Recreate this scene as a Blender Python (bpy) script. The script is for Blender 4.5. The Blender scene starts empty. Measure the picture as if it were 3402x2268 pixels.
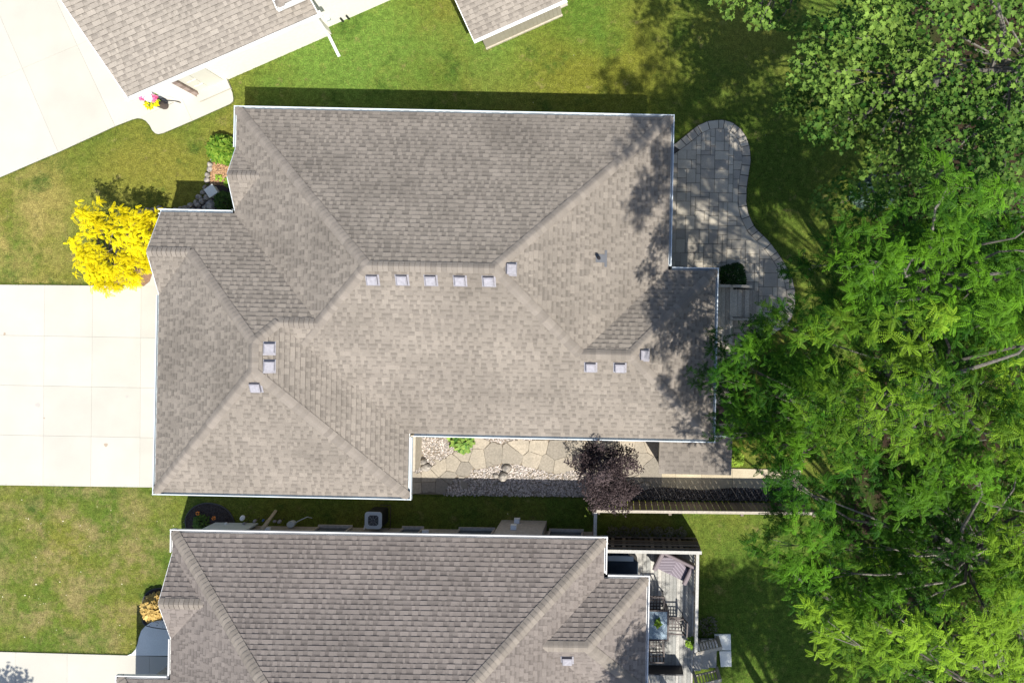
import bpy, math, random
import numpy as np
from mathutils import Vector, Matrix, noise as mnoise
random.seed(7); rng = np.random.default_rng(11)
S = bpy.context.scene; COL = S.collection

# ---------------------------------------------------------------- camera, sky, sun
F, H, NX, NY = 2780.0, 27.8, 2060.0, 1088.0       # focal length (photo px), drone height, point straight below the lens
cam = bpy.data.cameras.new('camera'); co = bpy.data.objects.new('camera', cam); COL.objects.link(co)
co.location = (0, 0, H); co.rotation_euler = (0, 0, 0)
cam.sensor_width = 36; cam.lens = F/3402*36
cam.shift_x = -(NX-1701)/3402; cam.shift_y = -(1134-NY)/3402
cam.clip_start = 0.5; cam.clip_end = 400
S.camera = co
SH = (-0.316, 0.516)                               # ground shift of a shadow per metre of height
EL = math.atan2(1, math.hypot(*SH))
AZ = math.atan2(-SH[0], -SH[1])                    # compass angle of the sun, from +Y towards +X
w = bpy.data.worlds.new('World'); S.world = w; w.use_nodes = True
nt = w.node_tree; bg = nt.nodes['Background']
sky = nt.nodes.new('ShaderNodeTexSky'); sky.sky_type = 'NISHITA'; sky.sun_disc = False
sky.sun_elevation = EL; sky.sun_rotation = AZ
nt.links.new(sky.outputs[0], bg.inputs[0]); bg.inputs[1].default_value = 0.105
sl = bpy.data.lights.new('sun', 'SUN'); sl.energy = 4.6; sl.angle = math.radians(0.55); sl.color = (1, 0.955, 0.87)
so = bpy.data.objects.new('sun', sl); COL.objects.link(so); so.location = (5, -9, 30)
d = Vector((SH[0], SH[1], -1)); so.rotation_euler = d.to_track_quat('-Z', 'Y').to_euler()
S.view_settings.view_transform = 'Standard'; S.view_settings.look = 'None'
S.view_settings.exposure = 0.62; S.view_settings.gamma = 1
S.render.resolution_x = 1024; S.render.resolution_y = 682

# ---------------------------------------------------------------- helpers
def N(px, py, z=0.0):                              # photo pixel (3402 wide) at height z -> world point
    k = (H-z)/F
    return Vector(((px-NX)*k, (NY-py)*k, z))
def D(px, py, z=0.0): return N(px*1.44643, py*1.44643, z)

def tag(o, label=None, cat=None, group=None, kind=None):
    if label: o['label'] = label
    if cat: o['category'] = cat
    if group: o['group'] = group
    if kind: o['kind'] = kind
    return o
def empty(name, loc=(0, 0, 0), rz=0, label=None, cat=None, group=None):
    o = bpy.data.objects.new(name, None); COL.objects.link(o)
    o.location = loc; o.rotation_euler = (0, 0, rz); o.empty_display_size = .2
    return tag(o, label, cat, group)

class MB:
    """collects faces and makes them ONE mesh object"""
    def __init__(s): s.v = []; s.f = []; s.t = []
    def face(s, pts, tone=0.5):
        n = len(s.v); s.v += [tuple(p) for p in pts]; s.f.append(tuple(range(n, n+len(pts)))); s.t.append(tone)
    def box(s, c, sz, rz=0, tone=0.5, M=None, taper=1.0):
        x, y, z = sz[0]/2, sz[1]/2, sz[2]/2
        P = []
        cr, sr = math.cos(rz), math.sin(rz)
        for dz in (-1, 1):
            k = taper if dz > 0 else 1
            for dx, dy in ((-1, -1), (1, -1), (1, 1), (-1, 1)):
                a, b = dx*x*k, dy*y*k
                p = Vector((a*cr-b*sr+c[0], a*sr+b*cr+c[1], dz*z+c[2]))
                P.append(M @ p if M else p)
        n = len(s.v); s.v += [tuple(p) for p in P]
        for q in ((3, 2, 1, 0), (4, 5, 6, 7), (0, 1, 5, 4), (1, 2, 6, 5), (2, 3, 7, 6), (3, 0, 4, 7)):
            s.f.append(tuple(n+i for i in q)); s.t.append(tone)
        return s
    def bar(s, a, b, w_, h_, tone=0.5, up=(0, 0, 1)):      # rectangular bar between two points
        a, b = Vector(a), Vector(b); t = (b-a).normalized(); u = Vector(up)
        if abs(t.dot(u)) > .98: u = Vector((0, 1, 0))
        r = t.cross(u).normalized(); q = r.cross(t)
        P = [e+r*(i*w_/2)+q*(j*h_/2) for e in (a, b) for i, j in ((-1, -1), (1, -1), (1, 1), (-1, 1))]
        n = len(s.v); s.v += [tuple(p) for p in P]
        for f in ((3, 2, 1, 0), (4, 5, 6, 7), (0, 1, 5, 4), (1, 2, 6, 5), (2, 3, 7, 6), (3, 0, 4, 7)):
            s.f.append(tuple(n+i for i in f)); s.t.append(tone)
        return s
    def tube(s, pts, rad, sides=6, tone=0.5, caps=True):
        pts = [Vector(p) for p in pts]; n0 = len(s.v); m = len(pts)
        if not hasattr(rad, '__len__'): rad = [rad]*m
        for i, p in enumerate(pts):
            t = (pts[min(i+1, m-1)]-pts[max(i-1, 0)]).normalized()
            u = Vector((0, 0, 1)) if abs(t.z) < .9 else Vector((1, 0, 0))
            r = t.cross(u).normalized(); q = r.cross(t)
            for k in range(sides):
                a = 2*math.pi*k/sides; s.v.append(tuple(p+(r*math.cos(a)+q*math.sin(a))*rad[i]))
        for i in range(m-1):
            for k in range(sides):
                a, b = n0+i*sides+k, n0+i*sides+(k+1) % sides
                s.f.append((a, b, b+sides, a+sides)); s.t.append(tone)
        if caps:
            s.f.append(tuple(n0+k for k in range(sides))[::-1]); s.t.append(tone)
            s.f.append(tuple(n0+(m-1)*sides+k for k in range(sides))); s.t.append(tone)
        return s
    def lathe(s, prof, c=(0, 0, 0), sides=16, tone=0.5, sx=1, sy=1):
        n0 = len(s.v)
        for r, z in prof:
            for k in range(sides):
                a = 2*math.pi*k/sides; s.v.append((c[0]+r*math.cos(a)*sx, c[1]+r*math.sin(a)*sy, c[2]+z))
        for i in range(len(prof)-1):
            for k in range(sides):
                a, b = n0+i*sides+k, n0+i*sides+(k+1) % sides
                s.f.append((a, b, b+sides, a+sides)); s.t.append(tone)
        s.f.append(tuple(n0+(len(prof)-1)*sides+k for k in range(sides))); s.t.append(tone)
        s.f.append(tuple(n0+k for k in range(sides))[::-1]); s.t.append(tone)
        return s
    def slab(s, poly, z0, z1, tone=0.5, inset=0.0):          # prism from a 2D polygon (counter-clockwise), top edge bevelled by inset
        n = len(poly); base = len(s.v)
        s.v += [(p[0], p[1], z0) for p in poly]
        if inset:
            s.v += [(p[0], p[1], z1-inset) for p in poly]
            c = (sum(p[0] for p in poly)/n, sum(p[1] for p in poly)/n)
            q = []
            for i in range(n):
                a, b, d_ = Vector(poly[i-1][:2]), Vector(poly[i][:2]), Vector(poly[(i+1) % n][:2])
                n1 = (b-a).normalized(); n2 = (d_-b).normalized()
                m = (Vector((-n1.y, n1.x))+Vector((-n2.y, n2.x)))
                m = m.normalized() if m.length > 1e-6 else Vector((0, 0))
                p = b+m*inset*1.2; q.append((p.x, p.y, z1))
            s.v += q; L = 3
        else:
            s.v += [(p[0], p[1], z1) for p in poly]; L = 2
        for l in range(L-1):
            for i in range(n):
                j = (i+1) % n
                s.f.append((base+l*n+i, base+l*n+j, base+(l+1)*n+j, base+(l+1)*n+i)); s.t.append(tone)
        s.f.append(tuple(base+(L-1)*n+i for i in range(n))); s.t.append(tone)
        return s
    def build(s, name, mat, parent=None, smooth=False, uv=None):
        me = bpy.data.meshes.new(name); me.from_pydata(s.v, [], s.f)
        a = me.attributes.new('tone', 'FLOAT', 'FACE'); a.data.foreach_set('value', np.array(s.t, dtype=np.float32))
        me.materials.append(mat)
        if smooth: me.polygons.foreach_set('use_smooth', [True]*len(me.polygons))
        me.update()
        o = bpy.data.objects.new(name, me); COL.objects.link(o)
        if parent: o.parent = parent
        return o

def copy_tree(o, parent=None):
    c = o.copy(); COL.objects.link(c); c.parent = parent
    for ch in list(o.children): copy_tree(ch, c)
    return c

# ---------------------------------------------------------------- materials
def mat(name, c1, c2=None, rough=0.8, noise=None, amt=0.25, spec=0.3, bump=0.0, bscale=60, metal=0, trans=0.0, big=None, bigamt=0.2, bigcol=None):
    """c1..c2 chosen by the face attribute 'tone'; noise = scale of a fine brightness speckle; big = scale of broad weathering"""
    m = bpy.data.materials.new(name); m.use_nodes = True; n = m.node_tree.nodes; L = m.node_tree.links
    b = n['Principled BSDF']; b.inputs['Roughness'].default_value = rough
    b.inputs['Specular IOR Level'].default_value = spec; b.inputs['Metallic'].default_value = metal
    c2 = c2 or c1
    at = n.new('ShaderNodeAttribute'); at.attribute_name = 'tone'
    mx = n.new('ShaderNodeMix'); mx.data_type = 'RGBA'
    mx.inputs[6].default_value = (*c1, 1); mx.inputs[7].default_value = (*c2, 1)
    L.new(at.outputs['Fac'], mx.inputs[0]); out = mx.outputs[2]
    tc = n.new('ShaderNodeNewGeometry')
    def mulnoise(out, sc, am, det=3):
        nz = n.new('ShaderNodeTexNoise'); nz.inputs['Scale'].default_value = sc; nz.inputs['Detail'].default_value = det
        L.new(tc.outputs['Position'], nz.inputs['Vector'])
        mr = n.new('ShaderNodeMapRange'); mr.inputs[1].default_value = .3; mr.inputs[2].default_value = .7
        mr.inputs[3].default_value = 1-am; mr.inputs[4].default_value = 1+am; L.new(nz.outputs[0], mr.inputs[0])
        vm = n.new('ShaderNodeVectorMath'); vm.operation = 'SCALE'
        L.new(out, vm.inputs[0]); L.new(mr.outputs[0], vm.inputs['Scale']); return vm.outputs[0]
    if noise: out = mulnoise(out, noise, amt)
    if big and not bigcol: out = mulnoise(out, big, bigamt, 4)
    if big and bigcol:
        nz = n.new('ShaderNodeTexNoise'); nz.inputs['Scale'].default_value = big; nz.inputs['Detail'].default_value = 5
        L.new(tc.outputs['Position'], nz.inputs['Vector'])
        mr = n.new('ShaderNodeMapRange'); mr.inputs[1].default_value = .45; mr.inputs[2].default_value = .7; mr.inputs[4].default_value = bigamt
        L.new(nz.outputs[0], mr.inputs[0])
        m2 = n.new('ShaderNodeMix'); m2.data_type = 'RGBA'; L.new(mr.outputs[0], m2.inputs[0]); L.new(out, m2.inputs[6])
        m2.inputs[7].default_value = (*bigcol, 1); out = m2.outputs[2]
    L.new(out, b.inputs['Base Color'])
    if bump:
        nz = n.new('ShaderNodeTexNoise'); nz.inputs['Scale'].default_value = bscale; nz.inputs['Detail'].default_value = 4
        L.new(tc.outputs['Position'], nz.inputs['Vector'])
        bp = n.new('ShaderNodeBump'); bp.inputs['Strength'].default_value = 1; bp.inputs['Distance'].default_value = bump
        L.new(nz.outputs[0], bp.inputs['Height']); L.new(bp.outputs[0], b.inputs['Normal'])
    if trans:
        t = n.new('ShaderNodeBsdfTranslucent'); L.new(out, t.inputs[0])
        ms = n.new('ShaderNodeMixShader'); ms.inputs[0].default_value = trans
        L.new(b.outputs[0], ms.inputs[1]); L.new(t.outputs[0], ms.inputs[2])
        L.new(ms.outputs[0], n['Material Output'].inputs[0])
    return m

M_sh = mat('shingles', (.045, .040, .037), (.252, .221, .188), .9, 55, .16, .15, .002, 300, big=.6, bigamt=.13)
M_shS = mat('shingles_brown', (.040, .034, .033), (.228, .198, .179), .9, 55, .16, .15, .002, 300, big=.6, bigamt=.09)
M_shN = mat('shingles_tan', (.055, .048, .043), (.315, .280, .240), .9, 55, .16, .15, .002, 300, big=.5, bigamt=.08)
M_und = mat('roof_felt', (.06, .055, .05))
M_cap = mat('cap_shingles', (.035, .031, .028), (.262, .230, .198), .9, 70, .14, .15, .002, 300)
M_gut = mat('aluminium_gutter', (.52, .58, .62), (.62, .66, .68), .4, big=1.2, bigamt=.12)
M_gutW = mat('white_gutter', (.74, .74, .73), (.8, .8, .8), .4, big=1.5, bigamt=.10)
M_brick = mat('stone_wall', (.34, .31, .28), (.48, .44, .40), .9, 12, .18, .2, .004, 60)
M_ledge = mat('stone_ledge', (.40, .35, .27), (.50, .45, .37), .9, 9, .12, .2)
M_wallw = mat('white_brick', (.78, .74, .68), (.86, .83, .78), .8, 10, .04)
M_siding = mat('beige_siding', (.32, .29, .23), (.36, .33, .27), .7, 5, .06)
M_soffit = mat('soffit', (.7, .7, .7), rough=.6)
M_vent = mat('vent_metal', (.13, .125, .145), (.31, .30, .33), .5, big=14, bigamt=.15)
M_dark = mat('black_plastic', (.015, .015, .02), (.04, .04, .05), .5)
M_con = mat('concrete', (.448, .430, .378), (.482, .462, .408), .85, 40, .03, .2, big=.9, bigamt=.05)
M_conS = mat('grey_concrete', (.70, .72, .68), (.76, .77, .72), .85, 45, .07, .2, big=.9, bigamt=.08)
M_joint = mat('joint_sand', (.13, .11, .09), rough=.95)
M_jl = mat('joint_dust', (.32, .30, .26), rough=.95)
M_pav = mat('pavers', (.30, .272, .230), (.48, .43, .345), .85, 60, .12, .2, .002, 200, big=2.5, bigamt=.10)
M_flag = mat('flagstone', (.24, .215, .18), (.42, .365, .285), .85, 16, .16, .2, .006, 30, big=2.2, bigamt=.35, bigcol=(.20, .185, .155))
M_peb = mat('pebbles', (.20, .19, .18), (.66, .58, .52), .7, 30, .12, .3)
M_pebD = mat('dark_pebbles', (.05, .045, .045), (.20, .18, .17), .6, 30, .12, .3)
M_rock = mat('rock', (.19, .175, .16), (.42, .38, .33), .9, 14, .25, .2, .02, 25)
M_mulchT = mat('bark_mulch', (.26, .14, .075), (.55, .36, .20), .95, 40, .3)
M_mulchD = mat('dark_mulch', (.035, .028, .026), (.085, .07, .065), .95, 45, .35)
M_edge = mat('plastic_edging', (.07, .07, .07), rough=.6)
M_wood = mat('weathered_wood', (.28, .245, .20), (.52, .47, .39), .85, 22, .18, .2, .002, 80)
M_woodD = mat('dark_wood', (.09, .070, .055), (.26, .21, .17), .85, 25, .2)
M_woodL = mat('lattice_wood', (.03, .025, .02), (.42, .36, .30), .85, 25, .2)
M_woodG = mat('grey_deck_wood', (.27, .27, .255), (.46, .44, .40), .8, 25, .16, .25, .002, 90, big=1.3, bigamt=.15)
M_woodW = mat('pale_rail_wood', (.36, .345, .315), (.45, .44, .41), .7, 20, .14)
M_wick = mat('wicker', (.09, .065, .065), (.22, .185, .20), .6, 30, .12)
M_cush = mat('woven_cushion', (.15, .125, .15), (.30, .265, .30), .75, 30, .08)
M_metalb = mat('bronze_metal', (.045, .032, .03), (.08, .06, .055), .45)
M_navy = mat('navy_vinyl', (.008, .016, .028), (.02, .035, .055), .5, big=3, bigamt=.2)
M_glass = mat('table_glass', (.12, .19, .26), (.20, .29, .36), .25, 40, .35, .5, .001, 150)
M_win = mat('window_glass', (.03, .04, .05), (.06, .08, .09), .1, spec=.6)
M_steel = mat('painted_steel', (.40, .45, .48), (.58, .63, .66), .45)
M_door = mat('painted_door', (.62, .60, .52), (.68, .66, .58), .5)
M_pink = mat('pink_petals', (.75, .08, .26), (.85, .25, .42), .6, trans=.2)
M_orange = mat('orange_petals', (.75, .20, .03), (.85, .32, .05), .6)
M_white = mat('white_plastic', (.72, .74, .78), (.80, .82, .85), .4)
M_red = mat('brown_shutter', (.15, .05, .035), (.2, .07, .05), .7)
M_pot = mat('brown_pot', (.07, .05, .045), (.11, .085, .075), .6)
M_bark = mat('bark', (.07, .062, .050), (.20, .185, .160), .95, 20, .3, .1, .01, 40)
M_barkD = mat('dark_bark', (.05, .035, .03), (.10, .075, .06), .95, 20, .3)
def leafmat(n, c1, c2, tr=.16, rough=.6, spec=.12, amt=.28): return mat(n, c1, c2, rough, .75, amt, spec, trans=tr)
M_maple = leafmat('maple_leaves', (.020, .072, .008), (.200, .310, .052))
M_locust = leafmat('locust_leaves', (.012, .058, .003), (.100, .235, .010))
M_locust2 = leafmat('walnut_leaves', (.016, .070, .003), (.185, .315, .018))
M_gold = leafmat('golden_leaves', (.58, .46, .004), (.90, .80, .012), .25, .7, .1, .07)
M_purple = leafmat('purple_leaves', (.020, .013, .014), (.100, .074, .074), .06, amt=.08)
M_box = leafmat('boxwood_leaves', (.006, .026, .004), (.018, .055, .008), .1)
M_shrub = leafmat('bright_shrub_leaves', (.05, .15, .01), (.30, .42, .05))
M_hosta = leafmat('hosta_leaves', (.04, .15, .03), (.30, .42, .09))
M_dkgreen = leafmat('dark_green_leaves', (.02, .06, .01), (.09, .15, .03))
M_tan = leafmat('straw_leaves', (.35, .22, .06), (.66, .48, .17), .15)
M_lav = leafmat('grey_green_leaves', (.10, .10, .07), (.22, .22, .15), .15)

# lawn: several greens mixed by broad patches, dry tan spots, painted tree shade, fine blade speckle
def lawn_mat():
    m = bpy.data.materials.new('lawn_grass'); m.use_nodes = True; n = m.node_tree.nodes; L = m.node_tree.links
    b = n['Principled BSDF']; b.inputs['Roughness'].default_value = .9; b.inputs['Specular IOR Level'].default_value = .1
    g = n.new('ShaderNodeNewGeometry')
    def noise(sc, det=4, rough=.6, off=(0, 0, 0), dist=0):
        mp = n.new('ShaderNodeMapping'); mp.inputs['Location'].default_value = off; L.new(g.outputs['Position'], mp.inputs[0])
        z = n.new('ShaderNodeTexNoise'); z.inputs['Scale'].default_value = sc; z.inputs['Detail'].default_value = det
        z.inputs['Roughness'].default_value = rough; z.inputs['Distortion'].default_value = dist
        L.new(mp.outputs[0], z.inputs['Vector']); return z.outputs[0]
    def rng_(x, a, b_, c=0, d_=1):
        r = n.new('ShaderNodeMapRange'); r.inputs[1].default_value = a; r.inputs[2].default_value = b_
        r.inputs[3].default_value = c; r.inputs[4].default_value = d_; L.new(x, r.inputs[0]); return r.outputs[0]
    def math_(op, a, b_):
        r = n.new('ShaderNodeMath'); r.operation = op
        for i, x in enumerate((a, b_)):
            if isinstance(x, (int, float)): r.inputs[i].default_value = x
            else: L.new(x, r.inputs[i])
        return r.outputs[0]
    def mix(f, a, b_):
        r = n.new('ShaderNodeMix'); r.data_type = 'RGBA'; L.new(f, r.inputs[0])
        for i, x in ((6, a), (7, b_)):
            if isinstance(x, tuple): r.inputs[i].default_value = (*x, 1)
            else: L.new(x, r.inputs[i])
        return r.outputs[2]
    def patch(x, y, r0, r1):                        # mask of a soft colour patch round (x, y)
        v = n.new('ShaderNodeVectorMath'); v.operation = 'DISTANCE'; L.new(g.outputs['Position'], v.inputs[0]); v.inputs[1].default_value = (x, y, 0)
        dn = math_('ADD', v.outputs['Value'], math_('MULTIPLY', math_('SUBTRACT', noise(.6, 4), .5), 3.5))
        return rng_(dn, r1, r0)
    green, olive, tan, bright, dk = (.076, .118, .017), (.132, .138, .024), (.215, .172, .075), (.100, .168, .028), (.036, .076, .011)
    c = mix(rng_(noise(.33, 5, .6), .40, .62), green, olive)
    c = mix(patch(-9.2, 9.4, 1.2, 3.6), c, bright)
    c = mix(patch(-4.0, 9.6, .2, 2.4), c, bright)
    c = mix(patch(-.5, 8.4, 1.0, 3.8), c, (.132, .138, .018))
    c = mix(patch(-1.2, 10.6, .5, 2.0), c, (.080, .135, .018))
    c = mix(patch(4.6, 5.4, 1.5, 4.6), c, (.058, .092, .012))  # tree shade by the patio, painted into the turf colour as darker green
    c = mix(patch(5.5, -9.5, 2.0, 5.0), c, (.062, .108, .014))  # tree shade on the lower lawn, likewise painted as darker green
    # dry lawn, south-west and west
    sw = patch(-18.0, -8.2, 2.0, 4.5)
    c = mix(math_('MULTIPLY', sw, rng_(noise(1.1, 6, .7, (3, 1, 0)), .44, .60, 0, .80)), c, tan)
    wst = patch(-20.0, 3.4, 1.0, 3.6)
    c = mix(math_('MULTIPLY', wst, rng_(noise(.7, 5, .7, (7, 2, 0)), .38, .58)), c, (.235, .195, .060))
    nw = patch(-15.5, 4.6, 1.5, 4.0)
    c = mix(math_('MULTIPLY', nw, .55), c, (.172, .158, .026))
    c = mix(rng_(noise(1.6, 5, .7, (9, 4, 0)), .60, .74, 0, .75), c, tan)
    c = mix(rng_(noise(.8, 5, .65, (1, 8, 0)), .56, .70, 0, .8), c, dk)
    c = mix(rng_(noise(4.5, 4, .7, (2, 3, 0)), .52, .72, 0, .35), c, (.20, .19, .05))
    sp = rng_(noise(24, 3, .7), .36, .64, .60, 1.42)
    sp2 = rng_(noise(6, 4, .75, (5, 5, 0)), .38, .62, .76, 1.26)
    sc = n.new('ShaderNodeVectorMath'); sc.operation = 'SCALE'; L.new(c, sc.inputs[0]); L.new(math_('MULTIPLY', sp, sp2), sc.inputs['Scale'])
    L.new(sc.outputs[0], b.inputs['Base Color'])
    bp = n.new('ShaderNodeBump'); bp.inputs['Distance'].default_value = .02; bp.inputs['Strength'].default_value = .8
    L.new(noise(45, 3, .8), bp.inputs['Height']); L.new(bp.outputs[0], b.inputs['Normal'])
    return m
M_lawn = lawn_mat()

def struct(o): o['kind'] = 'structure'; return o
def poly_smooth(pts, n=4):                           # Catmull-Rom through a closed ring of 2D points
    out = []; m = len(pts)
    for i in range(m):
        p0, p1, p2, p3 = [Vector(pts[(i+k-1) % m][:2]) for k in range(4)]
        for j in range(n):
            t = j/n
            out.append(.5*((2*p1)+(-p0+p2)*t+(2*p0-5*p1+4*p2-p3)*t*t+(-p0+3*p1-3*p2+p3)*t**3))
    return out
def ccw(p):
    a = sum(p[i][0]*p[(i+1) % len(p)][1]-p[(i+1) % len(p)][0]*p[i][1] for i in range(len(p)))
    return list(p) if a > 0 else list(p)[::-1]
def clip(poly, a, b, c):                             # keep a*x+b*y+c >= 0
    out = []
    for i in range(len(poly)):
        p, q = poly[i], poly[(i+1) % len(poly)]
        dp, dq = a*p[0]+b*p[1]+c, a*q[0]+b*q[1]+c
        if dp >= 0: out.append(p)
        if (dp >= 0) != (dq >= 0):
            t = dp/(dp-dq); out.append((p[0]+(q[0]-p[0])*t, p[1]+(q[1]-p[1])*t))
    return out
def area(p): return abs(sum(p[i][0]*p[(i+1) % len(p)][1]-p[(i+1) % len(p)][0]*p[i][1] for i in range(len(p))))/2 if len(p) > 2 else 0
def inside(pt, poly):
    x, y = pt[0], pt[1]; r = False
    for i in range(len(poly)):
        x1, y1 = poly[i][0], poly[i][1]; x2, y2 = poly[i-1][0], poly[i-1][1]
        if (y1 > y) != (y2 > y) and x < (x2-x1)*(y-y1)/(y2-y1)+x1: r = not r
    return r

# ---------------------------------------------------------------- roofs and houses
PX = 109.88; SL = 0.574; EXP = 0.143
class Roof:
    """union of hip / gable blocks of one pitch; every plane (normal direction n, offset c, rect id): height = n.p + c over its block"""
    def __init__(s, rects, ez, slope=SL):
        s.ez = ez; s.sl = slope; s.rects = []
        for r in rects:                              # (x0, x1, y0, y1, sides)  metres, y up
            x0, x1, y0, y1, sides = r; P = []
            if 'W' in sides: P.append((1, 0, -x0))
            if 'E' in sides: P.append((-1, 0, x1))
            if 'S' in sides: P.append((0, 1, -y0))
            if 'N' in sides: P.append((0, -1, y1))
            s.rects.append(((x0, x1, y0, y1), P))
    def act(s, x, y):
        best = None
        for i, ((x0, x1, y0, y1), P) in enumerate(s.rects):
            if x < x0-1e-7 or x > x1+1e-7 or y < y0-1e-7 or y > y1+1e-7: continue
            h, k = min((a*x+b*y+c, j) for j, (a, b, c) in enumerate(P))
            if best is None or h > best[0]+1e-6: best = (h, P[k])
        return best
    def z(s, x, y):
        b = s.act(x, y); return s.ez+s.sl*b[0] if b else None
    def pieces(s):
        out = []
        for i, ((x0, x1, y0, y1), P) in enumerate(s.rects):
            for j, (a, b, c) in enumerate(P):
                poly = [(x0, y0), (x1, y0), (x1, y1), (x0, y1)]
                for k, (a2, b2, c2) in enumerate(P):
                    if k != j: poly = clip(poly, a2-a, b2-b, c2-c)
                if area(poly) < 1e-4: continue
                work = [poly]
                for i2, ((u0, u1, v0, v1), P2) in enumerate(s.rects):
                    if i2 == i: continue
                    nw = []
                    for q in work:
                        hs = [(1, 0, -u0), (-1, 0, u1), (0, 1, -v0), (0, -1, v1)]
                        eps = 0 if i2 > i else 1e-6
                        hs += [(a2-a, b2-b, c2-c+(-1e-6 if i2 > i else 1e-6)) for a2, b2, c2 in P2]
                        for h in hs:
                            o = clip(q, -h[0], -h[1], -h[2])
                            if area(o) > 1e-4: nw.append(o)
                            q = clip(q, *h)
                            if area(q) < 1e-4: break
                    work = nw
                out += [((a, b, c), q) for q in work]
        return out

def shingle_roof(R, name, mat_, parent, seed=0, keep=.5, thick=.012):
    mb = MB(); fl = MB(); cs = math.sqrt(1+R.sl**2); row = EXP/cs
    r = random.Random(seed); tabs = {}
    for (a, b, c), poly in R.pieces():
        key = (a, b, round(c, 3))
        fl.face([(p[0], p[1], R.ez+R.sl*(a*p[0]+b*p[1]+c)-.012) for p in ccw(poly)])
        hs = [a*p[0]+b*p[1]+c for p in poly]; us = [(-b*p[0]+a*p[1]) for p in poly]
        for i in range(int(min(hs)/row)-1, int(max(hs)/row)+1):
            h0, h1 = i*row, (i+1)*row
            strip = clip(clip(poly, a, b, c-h0), -a, -b, h1-c)
            if area(strip) < 1e-5: continue
            def P3(p, lift):                          # thick edge down-slope
                h = a*p[0]+b*p[1]+c; f = 1-(h-h0)/row
                return (p[0], p[1], R.ez+R.sl*h+lift*max(0, min(1, f)))
            kk = (key, i)
            if kk not in tabs:
                L = []; u = -30+r.random()*.3; t = 0; base_t = r.uniform(-.06, .06)
                while u < 30:
                    wd = r.choice((.07, .10, .13, .17, .24) if t else (.08, .11, .14, .19)); L.append((u, u+wd, t, r.random(), base_t)); u += wd
                    t = 1-t if r.random() < .9 else t
                tabs[kk] = L
            su = [(-b*p[0]+a*p[1]) for p in strip]; lo, hi = min(su), max(su)
            for (u0, u1, t1, t2, bt) in tabs[kk]:
                if u1 < lo or u0 > hi: continue
                q = clip(clip(strip, -b, a, -u0), b, -a, u1)
                if area(q) < 1e-5: continue
                q = ccw(q); up = t1 == 1
                lift = thick*(2.0 if up else 1.0)
                tone = .42+.58*(bt+((.58+.34*t2) if up else (.42+.34*t2)))
                if up: mb.face([P3(p, lift) for p in q], tone)
                else:                                  # printed dark band under the course above
                    hb = h0+row*(.50+.14*t2)
                    lo_, hi_ = clip(q, -a, -b, hb-c), clip(q, a, b, c-hb)
                    if len(lo_) > 2: mb.face([P3(p, lift) for p in lo_], tone)
                    if len(hi_) > 2: mb.face([P3(p, lift) for p in hi_], .50+.14*t2)
                for m_ in range(len(q)):              # butt edge and tab sides
                    p, p2 = q[m_], q[(m_+1) % len(q)]
                    hp, hq = a*p[0]+b*p[1]+c, a*p2[0]+b*p2[1]+c
                    if abs(hp-h0) < 1e-4 and abs(hq-h0) < 1e-4:
                        A, B = P3(p, lift), P3(p2, lift)
                        mb.face([A, (A[0], A[1], A[2]-lift-.006), (B[0], B[1], B[2]-lift-.006), B], .05)
    fl.build('underlay', M_und, parent)
    return mb.build(name, mat_, parent)

def roof_edges(R):
    """find ridges/hips (convex) and outer eaves / rakes from the pieces"""
    caps, outs = {}, {}
    for pl, poly in R.pieces():
        poly = ccw(poly)
        for i in range(len(poly)):
            p, q = poly[i], poly[(i+1) % len(poly)]
            L = math.hypot(q[0]-p[0], q[1]-p[1])
            if L < .02: continue
            mx, my = (p[0]+q[0])/2, (p[1]+q[1])/2; nx, ny = (q[1]-p[1])/L, -(q[0]-p[0])/L; e = .01
            o = R.act(mx+nx*e, my+ny*e); inn = R.act(mx-nx*e, my-ny*e)
            if inn is None: continue
            if o is None:
                k = (round(nx, 3), round(ny, 3), round(nx*p[0]+ny*p[1], 2)); outs.setdefault(k, []).append((p, q, pl)); continue
            if o[1] == inn[1]: continue
            if all(abs(o[1][k]-inn[1][k]) < 1e-6 for k in range(3)): continue
            hm = R.act(mx, my)[0]
            if o[0]+inn[0] < 2*hm-1e-4:
                k = tuple(sorted([tuple(round(t, 3) for t in o[1]), tuple(round(t, 3) for t in inn[1])])); caps.setdefault(k, []).append((p, q))
    return caps, outs

def cap_run(mb, R, p, q, A, B, rr, wd=.15):
    zp = lambda P, x: R.ez+R.sl*(P[0]*x[0]+P[1]*x[1]+P[2])
    a3 = Vector((p[0], p[1], zp(A, p))); b3 = Vector((q[0], q[1], zp(A, q)))
    if b3.z < a3.z: a3, b3 = b3, a3
    t = b3-a3; L = t.length; t.normalize(); n = max(1, int(round(L/.145))); st = L/n
    sides = []
    for P in (A, B):
        nrm = Vector((-R.sl*P[0], -R.sl*P[1], 1)).normalized(); s_ = nrm.cross(t).normalized()
        hv = P[0]*s_.x+P[1]*s_.y                       # must run down this plane
        if hv > 0: s_ = -s_
        sides.append((s_, nrm))
    top = (sides[0][1]+sides[1][1]).normalized()
    for i in range(n):
        o0, o1 = a3+t*(i*st-.02), a3+t*((i+1)*st); l0, l1 = .040, .019
        tone = .70+.26*rr.random()
        for s_, nrm in sides:
            c0, c1 = o0+top*l0, o1+top*l1; e0, e1 = o0+s_*wd+nrm*l0*.8, o1+s_*wd+nrm*l1
            m0, m1 = o0+s_*wd*.25+nrm*l0+top*.004, o1+s_*wd*.25+nrm*l1+top*.004
            mb.face([c0, c1, m1, m0], tone); mb.face([m0, m1, e1, e0], tone)
            mb.face([c0, m0, e0, e0-nrm*.05, c0-top*.05], .0)
            mb.face([e0, e1, e1-nrm*.02, e0-nrm*.05], tone*.6)

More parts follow.
